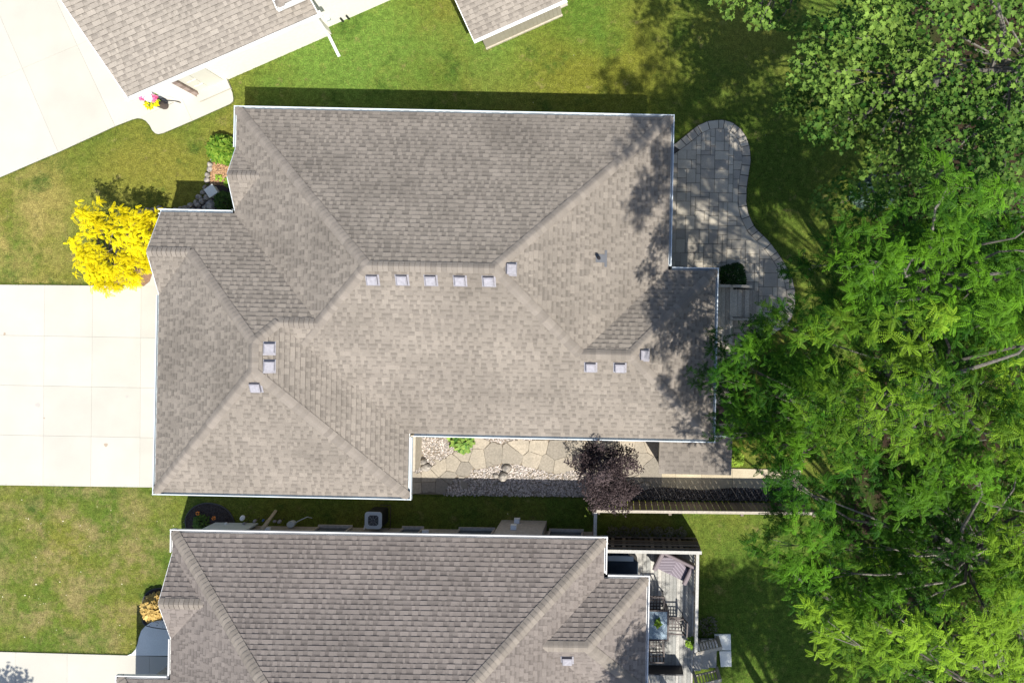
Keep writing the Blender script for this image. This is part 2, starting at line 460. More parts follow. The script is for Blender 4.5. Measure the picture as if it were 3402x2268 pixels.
def make_house(name, label, th, rects, ez, mats, wall_in=.45, seed=1, gut=True, insets=None, hgt=None, capw=.15):
    """rects in eave pixels (y down) in the house's own axes, turned by th"""
    sh, gm, wm = mats
    rs = [(x0/PX, x1/PX, -y1/PX, -y0/PX, sd) for x0, x1, y0, y1, sd in rects]
    cx = (rs[0][0]+rs[0][1])/2; cy = (rs[0][2]+rs[0][3])/2
    rs = [(a-cx, b-cx, c-cy, d_-cy, s_) for a, b, c, d_, s_ in rs]
    c_, s_ = math.cos(-th), math.sin(-th)
    root = empty(name, (c_*cx-s_*cy, s_*cx+c_*cy, 0), -th, label, 'house')
    G_ = .055
    R = Roof([(a+G_, b-G_, c+G_, d_-G_, sd) for a, b, c, d_, sd in rs], ez)
    shingle_roof(R, 'roof', sh, root, seed)
    caps, outs = roof_edges(R); rr = random.Random(seed+5); mb = MB()
    for (A, B), segs in caps.items():
        dx, dy = B[0]-A[0], B[1]-A[1]; t = Vector((-dy, dx)).normalized()
        iv = sorted((min(t.dot(Vector(p)), t.dot(Vector(q))), max(t.dot(Vector(p)), t.dot(Vector(q)))) for p, q in segs)
        mer = [list(iv[0])]
        for a, b in iv[1:]:
            if a < mer[-1][1]+.05: mer[-1][1] = max(mer[-1][1], b)
            else: mer.append([a, b])
        p0 = Vector(segs[0][0]); base = p0-t*t.dot(p0)
        for a, b in mer:
            if b-a > .15: cap_run(mb, R, base+t*a, base+t*b, A, B, rr, capw)
    mb.build('ridge_cap', M_cap, root)
    gm_ = MB(); solo = all(('W' not in r_[4] and 'E' not in r_[4]) for r_ in rs)
    for (nx, ny, off), segs in outs.items():
        rk = MB(); t = Vector((-ny, nx)); eave = {}
        if solo and gm_.v: gm_.build('gutter', gm, root); gm_ = MB()
        for p, q, pl in segs:
            eave.setdefault(abs(pl[0]*nx+pl[1]*ny) > .9, []).append((min(t.dot(Vector(p)), t.dot(Vector(q))), max(t.dot(Vector(p)), t.dot(Vector(q))), pl))
        for is_e, iv in eave.items():
            iv.sort()
            if is_e:
                mer = [list(iv[0][:2])]
                for a, b, _ in iv[1:]:
                    if a < mer[-1][1]+.03: mer[-1][1] = max(mer[-1][1], b)
                    else: mer.append([a, b])
                for a, b in mer:
                    # extend over convex corners
                    def ext(u, sgn):
                        pt = Vector((nx*off, ny*off))+t*(u+sgn*.03)
                        ins = R.act(pt.x-nx*.03, pt.y-ny*.03); return G_+.04 if ins is None else (-.0 if R.act(pt.x+nx*.03, pt.y+ny*.03) is None else -.12)
                    a2, b2 = a-ext(a, -1), b+ext(b, 1)
                    base = Vector((nx*off, ny*off)); zz = ez-(.002 if abs(nx) > .5 else 0); n2 = Vector((nx, ny))
                    for o0, o1, z0, z1 in ((-.03, -.022, -.13, -.02), (-.03, .09, -.135, -.125), (.082, .09, -.125, .0), (.062, .092, .0, .006)):
                        c0 = base+n2*((o0+o1)/2)
                        P0, P1 = c0+t*a2, c0+t*b2
                        gm_.bar((P0.x, P0.y, zz+(z0+z1)/2), (P1.x, P1.y, zz+(z0+z1)/2), o1-o0, z1-z0, .5)
                    gm_.bar(((base+t*a2).x-nx*.06, (base+t*a2).y-ny*.06, zz-.08), ((base+t*b2).x-nx*.06, (base+t*b2).y-ny*.06, zz-.08), .02, .12, .8)
            else:
                for a, b, pl in iv:
                    base = Vector((nx*(off+.012), ny*(off+.012))); P0, P1 = base+t*a, base+t*b
                    z0 = ez+R.sl*(pl[0]*P0.x+pl[1]*P0.y+pl[2]); z1 = ez+R.sl*(pl[0]*P1.x+pl[1]*P1.y+pl[2])
                    rk.bar((P0.x, P0.y, z0-.09), (P1.x, P1.y, z1-.09), .022, .16, .5)
        if rk.v: rk.build('rake_board', gm, root)
    if gut and gm_.v: gm_.build('gutter', gm, root)
    wl, sf = MB(), MB()
    for i, (a, b, c, d_, sd) in enumerate(rs):
        ii = dict(W=wall_in, E=wall_in, S=wall_in, N=wall_in); ii.update((insets or {}).get(i, {})); e = .004*i
        a1, b1, c1, d1 = a+ii['W']+e, b-ii['E']-e, c+ii['S']+e, d_-ii['N']-e
        wl.box(((a1+b1)/2, (c1+d1)/2, (ez-.16)/2), (b1-a1, d1-c1, ez-.16), 0, .5)
        sf.box(((a+b)/2, (c+d_)/2, ez-.15-e), (b-a-.12-2*e, d_-c-.12-2*e, .01), 0, .5)
        if ('W' not in sd or 'E' not in sd) and 'S' in sd and 'N' in sd and len(sd) == 2 and i not in (5,):
            for side, xx in (('W', a+ii['W']), ('E', b-ii['E'])):
                if side in sd: continue
                m_ = (c+d_)/2; hh = (d_-c)/2*R.sl
                wl.face([(xx, c+.1, ez-.1), (xx, d_-.1, ez-.1), (xx, m_, ez+hh-.1)], .5)
    wl.build('wall', wm, root); sf.build('soffit', M_soffit, root)
    Mi = Matrix.Rotation(th, 4, 'Z') @ Matrix.Translation(-root.location)
    def on_roof(px, py):                              # local roof point seen at a photo pixel
        z = ez+1
        for _ in range(12):
            p = Mi @ N(px, py, z); zz = R.z(p.x, p.y)
            if zz is None: break
            z = z*.4+zz*.6
        return Mi @ N(px, py, z), R.act(p.x, p.y)[1]
    root_M = Mi
    return root, R, on_roof, Mi

def roof_vent(root, loc, pl, R, s_=.285):
    a, b, _ = pl; yaw = math.atan2(-a, b)               # local +Y points up the slope
    up = Vector((a, b, R.sl)).normalized(); nrm = Vector((-R.sl*a, -R.sl*b, 1)).normalized(); rt = up.cross(nrm)
    mk = lambda x, y, z: loc+rt*x+up*y+nrm*z
    fl = MB(); fl.face([mk(-.19, -.185, .022), mk(.19, -.185, .022), mk(.19, .15, .022), mk(-.19, .15, .022)][::1], .75)
    h = s_/2; v = MB(); base = [(-h, -h), (h, -h), (h, h), (-h, h)]
    lo = [mk(x, y, .02) for x, y in base]; hi = [mk(x*1.0, y*1.0, .11) for x, y in base]; tp = [mk(x*.78, y*.78, .135) for x, y in base]
    v.face(tp, .95)
    for i in range(4):
        j = (i+1) % 4; v.face([hi[i], hi[j], tp[j], tp[i]], .8)
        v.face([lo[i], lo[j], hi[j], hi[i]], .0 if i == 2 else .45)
    o = v.build('roof_vent', M_vent, root); fl.build('flange', M_vent, o)
    return o

# ---------------------------------------------------------------- foliage
def inst(name, tv, tf, pos, X, Y, Z, size, tones, mat_, parent=None, ttone=None):
    """numpy: copies of a small leaf template merged into ONE crown mesh"""
    n = len(pos); k = len(tv); tv = np.array(tv, float)
    v = pos[:, None, :]+size[:, None, None]*(tv[None, :, 0:1]*X[:, None, :]+tv[None, :, 1:2]*Y[:, None, :]+tv[None, :, 2:3]*Z[:, None, :])
    v = v.reshape(-1, 3).astype(np.float32)
    fl = np.concatenate([np.array(f) for f in tf]); fs = np.array([len(f) for f in tf])
    loops = (fl[None, :]+np.arange(n)[:, None]*k).ravel().astype(np.int32)
    tot = np.tile(fs, n).astype(np.int32); st = (np.cumsum(tot)-tot).astype(np.int32)
    me = bpy.data.meshes.new(name); me.vertices.add(len(v)); me.vertices.foreach_set('co', v.ravel())
    me.loops.add(len(loops)); me.loops.foreach_set('vertex_index', loops)
    me.polygons.add(len(tot)); me.polygons.foreach_set('loop_start', st); me.polygons.foreach_set('loop_total', tot)
    me.update(calc_edges=True)
    a = me.attributes.new('tone', 'FLOAT', 'FACE'); tt = np.repeat(tones, len(tf))
    if ttone is not None: tt = np.clip(tt+np.tile(np.array(ttone), n), 0, 1)
    a.data.foreach_set('value', tt.astype(np.float32))
    me.materials.append(mat_)
    o = bpy.data.objects.new(name, me); COL.objects.link(o)
    if parent: o.parent = parent
    return o
def norm(a): return a/np.maximum(1e-9, np.linalg.norm(a, axis=1, keepdims=True))
# templates: leaf along +Y, face up +Z
MAPLE = ([(0, 0, 0), (.16, .02, .02), (.52, .08, .05), (.33, .30, .05), (.50, .58, .02), (.22, .56, .04), (0, 1, -.06),
          (-.22, .56, .04), (-.50, .58, .02), (-.33, .30, .05), (-.52, .08, .05), (-.16, .02, .02)],
         [(0, 1, 2, 3, 4, 5, 6), (0, 6, 7, 8, 9, 10, 11)])
OVAL = ([(0, 0, 0), (.28, .35, .06), (.2, .75, .03), (0, 1, -.05), (-.2, .75, .03), (-.28, .35, .06)], [(0, 1, 2, 3), (0, 3, 4, 5)])
def frond(n=7, lw=.088, ll=.23, droop=.35):
    V, Fc = [], []
    for i in range(n):
        y = .12+.85*i/(n-1); z = -droop*y*y; s_ = 1-.45*abs(i/(n-1)-.45)
        for sd in (-1, 1):
            b = len(V); L = ll*s_; W = lw*s_
            V += [(0, y, z), (sd*L*.5, y+W*.9+.02, z+.01), (sd*L, y+.05, z-.06), (sd*L*.5, y-W*.7+.02, z+.01)]
            Fc.append((b, b+1, b+2, b+3) if sd < 0 else (b, b+3, b+2, b+1))
    b = len(V); V += [(0, .97, -droop), (.07, 1.1, -droop*1.1), (0, 1.24, -droop*1.5), (-.07, 1.1, -droop*1.1)]; Fc.append((b, b+1, b+2, b+3))
    return V, Fc
FROND = frond(); SUMAC = frond(8, .085, .27, .5)

def leaf_frame(n, dirs, tilt, spread, updown=0.0):
    """X,Y,Z axes for leaves pointing roughly along dirs (Nx3)"""
    Z = norm(np.stack([rng.normal(0, tilt, n), rng.normal(0, tilt, n), np.ones(n)], 1)+dirs*spread)
    Y = dirs+rng.normal(0, .55, (n, 3))
    Y = norm(Y-Z*np.sum(Y*Z, 1, keepdims=True)); X = np.cross(Y, Z); return X, Y, Z

def crown_leaves(name, kind, clumps, mat_, parent, dens, size, shade=.5, org=(0, 0, 0), thin=1.0, tilt=.35):
    """clumps: list of (x, y, z, r, rz, tone)"""
    P, Dr, T = [], [], []
    for (x, y, z, r, rz, tn) in clumps:
        m = max(4, int(dens*r*r))
        u = rng.uniform(0, 2*math.pi, m); q = rng.uniform(0, 1, m)**.5
        rr = q*(.85+.3*rng.random(m)); h = np.sqrt(np.clip(1-q*q, 0, 1))*rng.uniform(.25, 1.0, m)**.5
        low = rng.random(m) < .22; h[low] = -rng.random(low.sum())*.5
        lob = 1+.22*np.sin(3*u+x*5)+.15*np.sin(5*u+y*7)
        P.append(np.stack([x+r*rr*lob*np.cos(u), y+r*rr*lob*np.sin(u), z+rz*h+rng.normal(0, .04, m)], 1))
        Dr.append(np.stack([np.cos(u)*(.4+q), np.sin(u)*(.4+q), np.full(m, -.05)], 1))
        T.append(np.clip(tn+rng.normal(0, .16, m), 0, 1))
    P = np.concatenate(P)-np.array(org); Dr = norm(np.concatenate(Dr)); T = np.concatenate(T); n = len(P)
    if kind in ('frond', 'sumac'):                     # compound leaves stand in rosettes round the twig tips
        m = 6; k = n//m; ix = rng.permutation(n)[:k]; P = P[ix]; T = T[ix]; Dr = Dr[ix]; P = np.repeat(P, m, 0)+rng.normal(0, .025, (k*m, 3)); T = np.clip(np.repeat(T, m)+rng.normal(0, .08, k*m), 0, 1); D0 = np.repeat(Dr, m, 0)
        u = np.repeat(rng.uniform(0, 6.283, k), m)+np.tile(np.arange(m)*6.283/m, k)+rng.normal(0, .3, k*m); n = k*m
        Dr = norm(np.stack([np.cos(u), np.sin(u), rng.uniform(-.35, .15, n)], 1)+D0*.35)
        Z = norm(np.stack([np.cos(u)*.25, np.sin(u)*.25, np.ones(n)], 1)+rng.normal(0, tilt*.8, (n, 3))*[1, 1, 0])
        Y = norm(Dr-Z*np.sum(Dr*Z, 1, keepdims=True)); X = np.cross(Y, Z)
    else: X, Y, Z = leaf_frame(n, Dr, tilt, .25)
    tpl = dict(maple=MAPLE, oval=OVAL, frond=FROND, sumac=SUMAC)[kind]
    sz = size*rng.uniform(.65, 1.25, n)
    tt = rng.uniform(-.06, .06, len(tpl[1]))
    return inst(name, tpl[0], tpl[1], P, X, Y, Z, sz, T, mat_, parent, tt)

def tree(name, label, base, clumps, kind, mat_, dens, size, tr=.16, barkm=None, group=None, cat='tree', limb=.026, fork=.45, tilt=.35):
    bx, by = base; top = max(c[2] for c in clumps)
    root = empty(name, (bx, by, 0), 0, label, cat, group)
    mb = MB(); rr = random.Random(int(abs(bx*13+by*7)*10)); hz = top*fork
    lean = Vector((rr.uniform(-.3, .3), rr.uniform(-.3, .3)))
    tp = Vector((lean.x, lean.y, hz)); mids = [Vector((0, 0, 0)), Vector((lean.x*.3, lean.y*.3, hz*.4)), tp]
    cxm = sum(c[0] for c in clumps)/len(clumps)-bx; cym = sum(c[1] for c in clumps)/len(clumps)-by
    top3 = Vector((cxm, cym, top*.86)); mids += [(tp+top3)*.5+Vector((.15, -.1, 0)), top3]
    mb.tube(mids, [tr*1.25, tr, tr*.8, tr*.5, tr*.2], 8)
    for ci, (x, y, z, r, rz, tn) in enumerate(clumps):
        if len(clumps) > 30 and ci % 5 > 1: continue
        e = Vector((x-bx, y-by, z-rz*.25)); hd = math.hypot(e.x-tp.x, e.y-tp.y); zs_ = max(top*.22, min(top3.z-.3, e.z-.55*hd-.5))
        s0 = tp.lerp(top3, (zs_-tp.z)/(top3.z-tp.z)) if zs_ > tp.z else mids[1].lerp(tp, max(0, (zs_-mids[1].z)/(tp.z-mids[1].z)))
        m1 = s0.lerp(e, .35)+Vector((rr.uniform(-.25, .25), rr.uniform(-.25, .25), .2)); m2 = s0.lerp(e, .7)+Vector((rr.uniform(-.2, .2), rr.uniform(-.2, .2), .15))
        k = limb*rr.uniform(.7, 1.4)
        mb.tube([s0, m1, m2, e], [k*1.7, k*1.2, k*.75, k*.3], 5, rr.random())
        for _ in range(2):                              # twigs
            a = rr.uniform(0, 6.28); e2 = e+Vector((math.cos(a)*r*.75, math.sin(a)*r*.75, rr.uniform(-.1, rz*.25)))
            mb.tube([m2.lerp(e, .5), e.lerp(e2, .5)+Vector((0, 0, .05)), e2], [k*.5, k*.32, k*.15], 4, rr.random())
    mb.build('trunk', barkm or M_bark, root)
    crown_leaves('crown', kind, clumps, mat_, root, dens, size, org=(bx, by, 0), tilt=tilt)
    return root

def fill_clumps(polyD, zf, spacing, r, tone=(.25, .8), gap=.0, layers=1, seed=0, bright=None, drop=2.2):
    """clump centres spread inside a canopy outline; zf(x, y) = height of the canopy top there (fixed heights, real positions)"""
    rr = random.Random(seed); poly = [N(p[0]*1.44643, p[1]*1.44643, p[2]) for p in polyD]; out = []
    x0, x1 = min(p.x for p in poly), max(p.x for p in poly); y0, y1 = min(p.y for p in poly), max(p.y for p in poly)
    pts = []
    for _ in range(int((x1-x0)*(y1-y0)/spacing**2*14)):
        x, y = rr.uniform(x0, x1), rr.uniform(y0, y1)
        if not inside((x, y), poly): continue
        if any((x-a)**2+(y-b)**2 < spacing**2 for a, b in pts): continue
        pts.append((x, y))
    for x, y in pts:
        if rr.random() < gap: continue
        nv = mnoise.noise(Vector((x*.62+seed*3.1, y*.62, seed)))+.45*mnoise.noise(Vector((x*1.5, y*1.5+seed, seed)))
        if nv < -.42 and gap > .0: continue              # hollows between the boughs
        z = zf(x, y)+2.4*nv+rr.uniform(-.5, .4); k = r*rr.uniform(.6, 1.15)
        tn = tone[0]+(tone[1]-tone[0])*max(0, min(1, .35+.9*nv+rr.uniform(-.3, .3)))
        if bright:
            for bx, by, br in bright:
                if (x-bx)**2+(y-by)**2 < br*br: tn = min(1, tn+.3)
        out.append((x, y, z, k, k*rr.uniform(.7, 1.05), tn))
    for l in range(1, layers):
        for x, y in pts:
            if rr.random() < .35: continue
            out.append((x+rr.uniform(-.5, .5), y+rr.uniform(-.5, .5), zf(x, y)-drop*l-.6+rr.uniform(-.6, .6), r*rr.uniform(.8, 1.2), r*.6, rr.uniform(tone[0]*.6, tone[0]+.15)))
    return out

def bush(name, label, x, y, r, h, mat_, n, size, kind='oval', z0=0, cat='shrub', group=None, tone=(.2, .8), sx=1, part=None):
    root = empty(name, (x, y, z0), 0, label, cat, group)
    u = rng.uniform(0, 2*math.pi, n); c = rng.uniform(.0, 1, n)
    q = np.sqrt(1-c*c)*(.8+.25*rng.random(n))*(1+.10*np.sin(4*u+x))
    P = np.stack([sx*r*q*np.cos(u), r*q*np.sin(u), h*(.12+.85*c*rng.uniform(.75, 1.05, n))], 1)
    Dr = norm(np.stack([np.cos(u)*q, np.sin(u)*q, c*.5], 1)); X, Y, Z = leaf_frame(n, Dr, .45, .6)
    tpl = dict(maple=MAPLE, oval=OVAL, frond=FROND, sumac=SUMAC)[kind]
    inst('foliage', tpl[0], tpl[1], P, X, Y, Z, size*rng.uniform(.7, 1.25, n), rng.uniform(tone[0], tone[1], n), mat_, root)
    mb = MB(); rr = random.Random(int(n+x*10))
    for _ in range(7):
        a = rr.uniform(0, 6.28); k = rr.uniform(.3, .7); mb.tube([(0, 0, 0), (math.cos(a)*r*k*.5*sx, math.sin(a)*r*k*.5, h*.4), (math.cos(a)*r*k*sx, math.sin(a)*r*k, h*.75)], [.014, .01, .005], 5)
    mb.build('stem', M_barkD, root)
    return root

# ================================================================ SETTING
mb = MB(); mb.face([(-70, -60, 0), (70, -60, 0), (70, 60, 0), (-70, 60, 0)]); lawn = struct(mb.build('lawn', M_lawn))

def sheet(name, poly, z0, z1, m, inset=0, tone=.5):
    mb = MB(); mb.slab(ccw(poly), z0, z1, tone, inset); return struct(mb.build(name, m))
def px(pts, z=0): return [tuple(N(a, b, z)[:2]) for a, b in pts]

def panels(name, outline, cutsA, cutsB, m, z=.05, gap=.004, base=True, seed=0):
    """concrete slab cut into cast panels: real joints. cuts = (a,b,c) lines"""
    polys = [list(outline)]
    for (a, b, c) in cutsA+cutsB:
        L = math.hypot(a, b); a, b, c = a/L, b/L, c/L; nw = []
        for p in polys:
            for sg in (1, -1):
                q = clip(p, sg*a, sg*b, sg*c-gap/2)
                if area(q) > 1e-3: nw.append(q)
        polys = nw
    mb = MB(); rr = random.Random(seed)
    for p in polys: mb.slab(ccw(p), .004, z, rr.random(), .004)
    struct(mb.build(name, m))
    b2 = MB(); b2.slab(ccw(outline), .002, z-.012, .5); struct(b2.build(name+'_joints', M_jl))
def line(p, q): return (q[1]-p[1], -(q[0]-p[0]), -((q[1]-p[1])*p[0]-(q[0]-p[0])*p[1]))

# main driveway
dr = px([(-400, 942), (560, 951), (560, 1618), (-400, 1604)])
# thin soil border hidden under turf edge keeps a dark line
cA = [line(*px(q)) for q in (((152, 900), (145, 1700)), ((312, 900), (303, 1700)), ((472, 900), (466, 1700)), ((-10, 900), (-16, 1700)))]
cB = [line(*px(q)) for q in (((0, 1113), (520, 1122)), ((0, 1278), (520, 1288)), ((0, 1443), (520, 1453)))]
panels('driveway', dr, cA, cB, M_con, .05, seed=1)
for i, (x, y, r_, m_) in enumerate(((19, 1109, .055, 0), (355, 1476, .07, 0), (150, 1388, .03, 0), (425, 1317, .05, 1), (128, 1345, .10, 1), (640, 1500, .08, 1))):
    mb = MB(); q = N(x, y); rr_ = random.Random(i+60)
    mb.face([(q.x+r_*rr_.uniform(.6, 1.2)*math.cos(a), q.y+r_*rr_.uniform(.5, 1)*math.sin(a), .0545) for a in np.arange(14)*math.pi/7])
    if x < 500: struct(mb.build('driveway_stain', mat('rust_stain', (.36, .29, .22)) if m_ == 0 else mat('oil_stain', (.42, .39, .36))))
# little return of concrete beside the mulch bed
sheet('driveway_edge', px([(480, 951), (500, 935), (512, 900), (560, 900), (560, 951)]), .002, .046, M_con)
# neighbour's driveway, north-west
nd = px([(-300, 712), (0, 591), (198, 506), (386, 420), (440, 399), (458, 394), (470, 391), (752, 262), (752, -300), (-300, -300)])
cA = [line(*px(q)) for q in (((383, 415), (230, 90)), ((196, 505), (20, 95)), ((0, 590), (-150, 300)))]
cB = [line(*px(q)) for q in (((0, 262), (383, 100)),)]
panels('neighbour_driveway', nd, cA, cB, M_con, .05, seed=2)
wk = [(458, 394), (474, 396), (487, 403), (500, 418), (508, 434), (518, 444), (528, 447), (545, 443), (640, 403), (766, 347), (776, 338), (777, 329), (774, 309), (766, 290), (750, 267), (470, 391)]
panels('neighbour_walkway', px(wk), [line(*px(((641, 402), (612, 340))))], [], M_con, .054, seed=3)
# south neighbour's driveway and curved walk
sd = px([(-300, 2156), (0, 2162), (425, 2174), (470, 2176), (640, 2180), (640, 2500), (-300, 2500)])
panels('south_driveway', sd, [line(*px(q)) for q in (((54, 2000), (54, 2400)), ((226, 2000), (226, 2400)), ((499, 2180), (499, 2400)))], [], M_con, .05, seed=4)
cw = [(425, 2174), (440, 2168), (452, 2155), (460, 2135), (464, 2115), (472, 2092), (486, 2076), (505, 2064), (535, 2057), (700, 2056), (700, 2176)]
panels('south_walkway', px(cw), [], [], M_conS, .054, seed=5)

# forest floor under the trees
fl = [D(1985, -160), D(2010, 60), D(2060, 250), D(2040, 420), D(2060, 560), D(2010, 700), D(2000, 860), D(1960, 1000), D(1900, 1180), D(1990, 1350), D(2060, 1560), D(2200, 2200), D(2900, 2200), D(2900, -160)]
mb = MB(); mb.slab(ccw([tuple(p[:2]) for p in fl]), .001, .012, .4, .004)
struct(mb.build('forest_floor', mat('forest_soil', (.028, .020, .013), (.045, .030, .02), 1, 25, .5, .05, .03, 18, big=1.4, bigamt=.7, bigcol=(.035, .06, .012))))

_fl = ccw([tuple(p[:2]) for p in fl[:11]])
def undergrowth():
    P = []; r = random.Random(77)
    cl = [(r.uniform(5, 16), r.uniform(-13, 12)) for _ in range(170)]
    while len(P) < 15000:
        c = r.choice(cl); x, y = c[0]+r.gauss(0, .55), c[1]+r.gauss(0, .55)
        if inside((x, y), fl): P.append((x, y, abs(r.gauss(.0, .7))+.05))
    P = np.array(P); n = len(P); u = rng.uniform(0, 6.28, n); Dr = norm(np.stack([np.cos(u), np.sin(u), np.full(n, .2)], 1)); X, Y, Z = leaf_frame(n, Dr, .35, .3)
    o = inst('undergrowth', OVAL[0], OVAL[1], P, X, Y, Z, rng.uniform(.08, .17, n), rng.uniform(0, .8, n), leafmat('undergrowth_leaves', (.02, .06, .01), (.09, .19, .025)))
    tag(o, 'dark leafy undergrowth on the forest floor beneath the trees', 'undergrowth', kind='stuff')
undergrowth()
# ---------------- paved patio with soldier border
out_px = [(2215, 500), (2268, 458), (2290, 440), (2316, 419), (2355, 402), (2398, 399), (2432, 407), (2461, 429), (2480, 458), (2491, 492), (2494, 535), (2487, 579), (2480, 627), (2479, 675), (2487, 714), (2507, 756), (2552, 799), (2586, 843), (2613, 886), (2630, 920), (2639, 958), (2643, 992), (2639, 1026), (2630, 1056), (2606, 1086), (2577, 1103), (2552, 1122), (2530, 1160), (2500, 1230), (2400, 1240), (2215, 1240)]
outl = ccw([tuple(p) for p in px(out_px)])
ring = outl
def offs(poly, dd):
    n = len(poly); q = []
    for i in range(n):
        a, b, c = Vector(poly[i-1]), Vector(poly[i]), Vector(poly[(i+1) % n])
        n1, n2 = (b-a).normalized(), (c-b).normalized(); m = Vector((-n1.y-n2.y, n1.x+n2.x)).normalized()
        q.append(tuple(b+m*dd))
    return q
inn = offs(outl, .29); in2 = offs(outl, .03)
mbp = MB(); mbp.slab(outl, .002, .035, .2); struct(mbp.build('patio_bedding', mat('paver_joint', (.05, .045, .04), rough=.95)))
mb = MB(); rr = random.Random(3); u_ = .1545; rot = -.0206; cr, sr = math.cos(rot), math.sin(rot); o0 = N(2245, 1240)
nx_, ny_ = 32, 62; used = set()
def cellpoly(i, j, w_, h_, g=.006):
    P = [(i*u_+g, j*u_+g), ((i+w_)*u_-g, j*u_+g), ((i+w_)*u_-g, (j+h_)*u_-g), (i*u_+g, (j+h_)*u_-g)]
    return [(o0.x-.4+x*cr-y*sr, o0.y+x*sr+y*cr) for x, y in P]
for j in range(ny_):
    for i in range(nx_):
        if (i, j) in used: continue
        opts = [(2, 2), (2, 2), (3, 2), (3, 2), (2, 3), (3, 3), (1, 2), (2, 1)]; rr.shuffle(opts)
        for w_, h_ in opts+[(1, 2), (2, 1), (1, 1)]:
            if all((i+a, j+b) not in used for a in range(w_) for b in range(h_)): break
        cells = [(i+a, j+b) for a in range(w_) for b in range(h_)]; used.update(cells)
        pp = cellpoly(i, j, w_, h_); tone = rr.random()
        if all(inside(p, in2) for p in pp): mb.slab(pp, .03, .056+rr.random()*.0015, tone, .003)
        elif any(inside(p, in2) for p in pp):
            for (a, b) in cells:
                p2 = cellpoly(a, b, 1, 1, .0)
                if all(inside(p, in2) for p in p2): mb.slab(p2, .03, .056, tone, .003)
# dark joint bed under the border stones
rb = MB()
for i in range(len(outl)):
    j_ = (i+1) % len(outl)
    if (Vector(outl[j_])-Vector(outl[i])).length < 1.0: rb.face([(*outl[i], .0592), (*outl[j_], .0592), (*inn[j_], .0592), (*inn[i], .0592)])
struct(rb.build('patio_border_bed', bpy.data.materials['paver_joint']))
# border stones follow the curve
seg = []; 
for i in range(len(outl)):
    a, b = Vector(outl[i]), Vector(outl[(i+1) % len(outl)]); c, d_ = Vector(inn[i]), Vector(inn[(i+1) % len(outl)])
    L = (b-a).length
    if L > 1.0: continue
    seg.append((a, b, c, d_, L))
path = []
for a, b, c, d_, L in seg:
    for k in range(8): path.append((a.lerp(b, k/8), c.lerp(d_, k/8)))
k = 0
while k < len(path)-3:
    acc = 0; j = k; want = rr.choice((.22, .30, .16, .34))
    while j < len(path)-1 and acc < want: acc += (path[j+1][0]-path[j][0]).length; j += 1
    if (path[j][0]-path[k][0]).length < .8:
        P = [path[k][0], path[(k+j)//2][0], path[j][0], path[j][1], path[k][1]]
        ce = sum((Vector(p) for p in P), Vector((0, 0)))/5
        P = [tuple(ce+(p-ce)*(1-.016/max(.08, (p-ce).length))) for p in P]
        mb.slab(ccw(P), .03, .066, rr.random(), .004)
    k = j
struct(mb.build('patio', M_pav))

# ---------------- side yard: flagstones, pebbles, concrete path
yard = px([(1372, 1452), (2180, 1452), (2200, 1560), (2100, 1640), (1990, 1651), (1364, 1640)])
sheet('side_yard_bed', yard, .001, .02, mat('sandy_joint', (.20, .165, .125), rough=.95))
stones_px = [(1590, 1462), (1587, 1518), (1635, 1510), (1702, 1513), (1730, 1476), (1786, 1482), (1772, 1527), (1817, 1543), (1851, 1496), (1865, 1549), (1921, 1473), (1918, 1515), (1542, 1504), (1461, 1546), (1506, 1543), (1539, 1560), (1419, 1586), (1475, 1616), (1382, 1586), (1382, 1616), (1421, 1614), (1534, 1600), (1497, 1588), (1957, 1476), (1971, 1513), (1994, 1471), (2036, 1471), (2019, 1527), (2093, 1476), (2124, 1482), (2126, 1525), (2157, 1560), (2085, 1560), (2100, 1610), (2160, 1470)]
zone = [  # flagstone area outline (rest is pebble)
 (1366, 1640), (1420, 1636), (1428, 1630), (1445, 1638), (1470, 1640), (1508, 1590), (1555, 1585), (1568, 1560), (1610, 1555), (1650, 1543), (1705, 1540), (1760, 1552), (1800, 1560), (1845, 1575), (1900, 1560), (1945, 1570), (1990, 1600), (2110, 1625), (2200, 1622), (2200, 1452),
 (1700, 1462), (1668, 1475), (1630, 1465), (1600, 1453), (1572, 1453), (1570, 1490), (1505, 1500), (1450, 1540), (1432, 1548), (1395, 1568), (1366, 1575)]
zonep = ccw([tuple(p) for p in px(zone)]); sp = [N(a, b) for a, b in stones_px]
mb = MB(); rr = random.Random(9)
for i, s_ in enumerate(sp):
    q = [(s_.x-1.3, s_.y-1.3), (s_.x+1.3, s_.y-1.3), (s_.x+1.3, s_.y+1.3), (s_.x-1.3, s_.y+1.3)]
    for j, t_ in enumerate(sp):
        if i == j: continue
        nx2, ny2 = s_.x-t_.x, s_.y-t_.y; L = math.hypot(nx2, ny2)
        q = clip(q, nx2/L, ny2/L, -(nx2*(s_.x+t_.x)+ny2*(s_.y+t_.y))/2/L-.005)
        if len(q) < 3: break
    if len(q) < 3: continue
    q = ccw(q); q2 = []                                # rough the edge and pull vertices inside the zone
    for k in range(len(q)):
        a, b = Vector(q[k]), Vector(q[(k+1) % len(q)]); nseg = max(2, int((b-a).length/.12))
        for m_ in range(nseg):
            p = a.lerp(b, m_/nseg)
            for _ in range(30):
                if inside(p, zonep): break
                p = p.lerp(Vector((s_.x, s_.y)), .06)
            p += Vector((rr.uniform(-.006, .006), rr.uniform(-.006, .006))); q2.append(tuple(p))
    if area(q2) > .02: mb.slab(q2, .012, .05+rr.random()*.006, rr.random(), .006)
struct(mb.build('flagstone_path', M_flag))
STONE = []
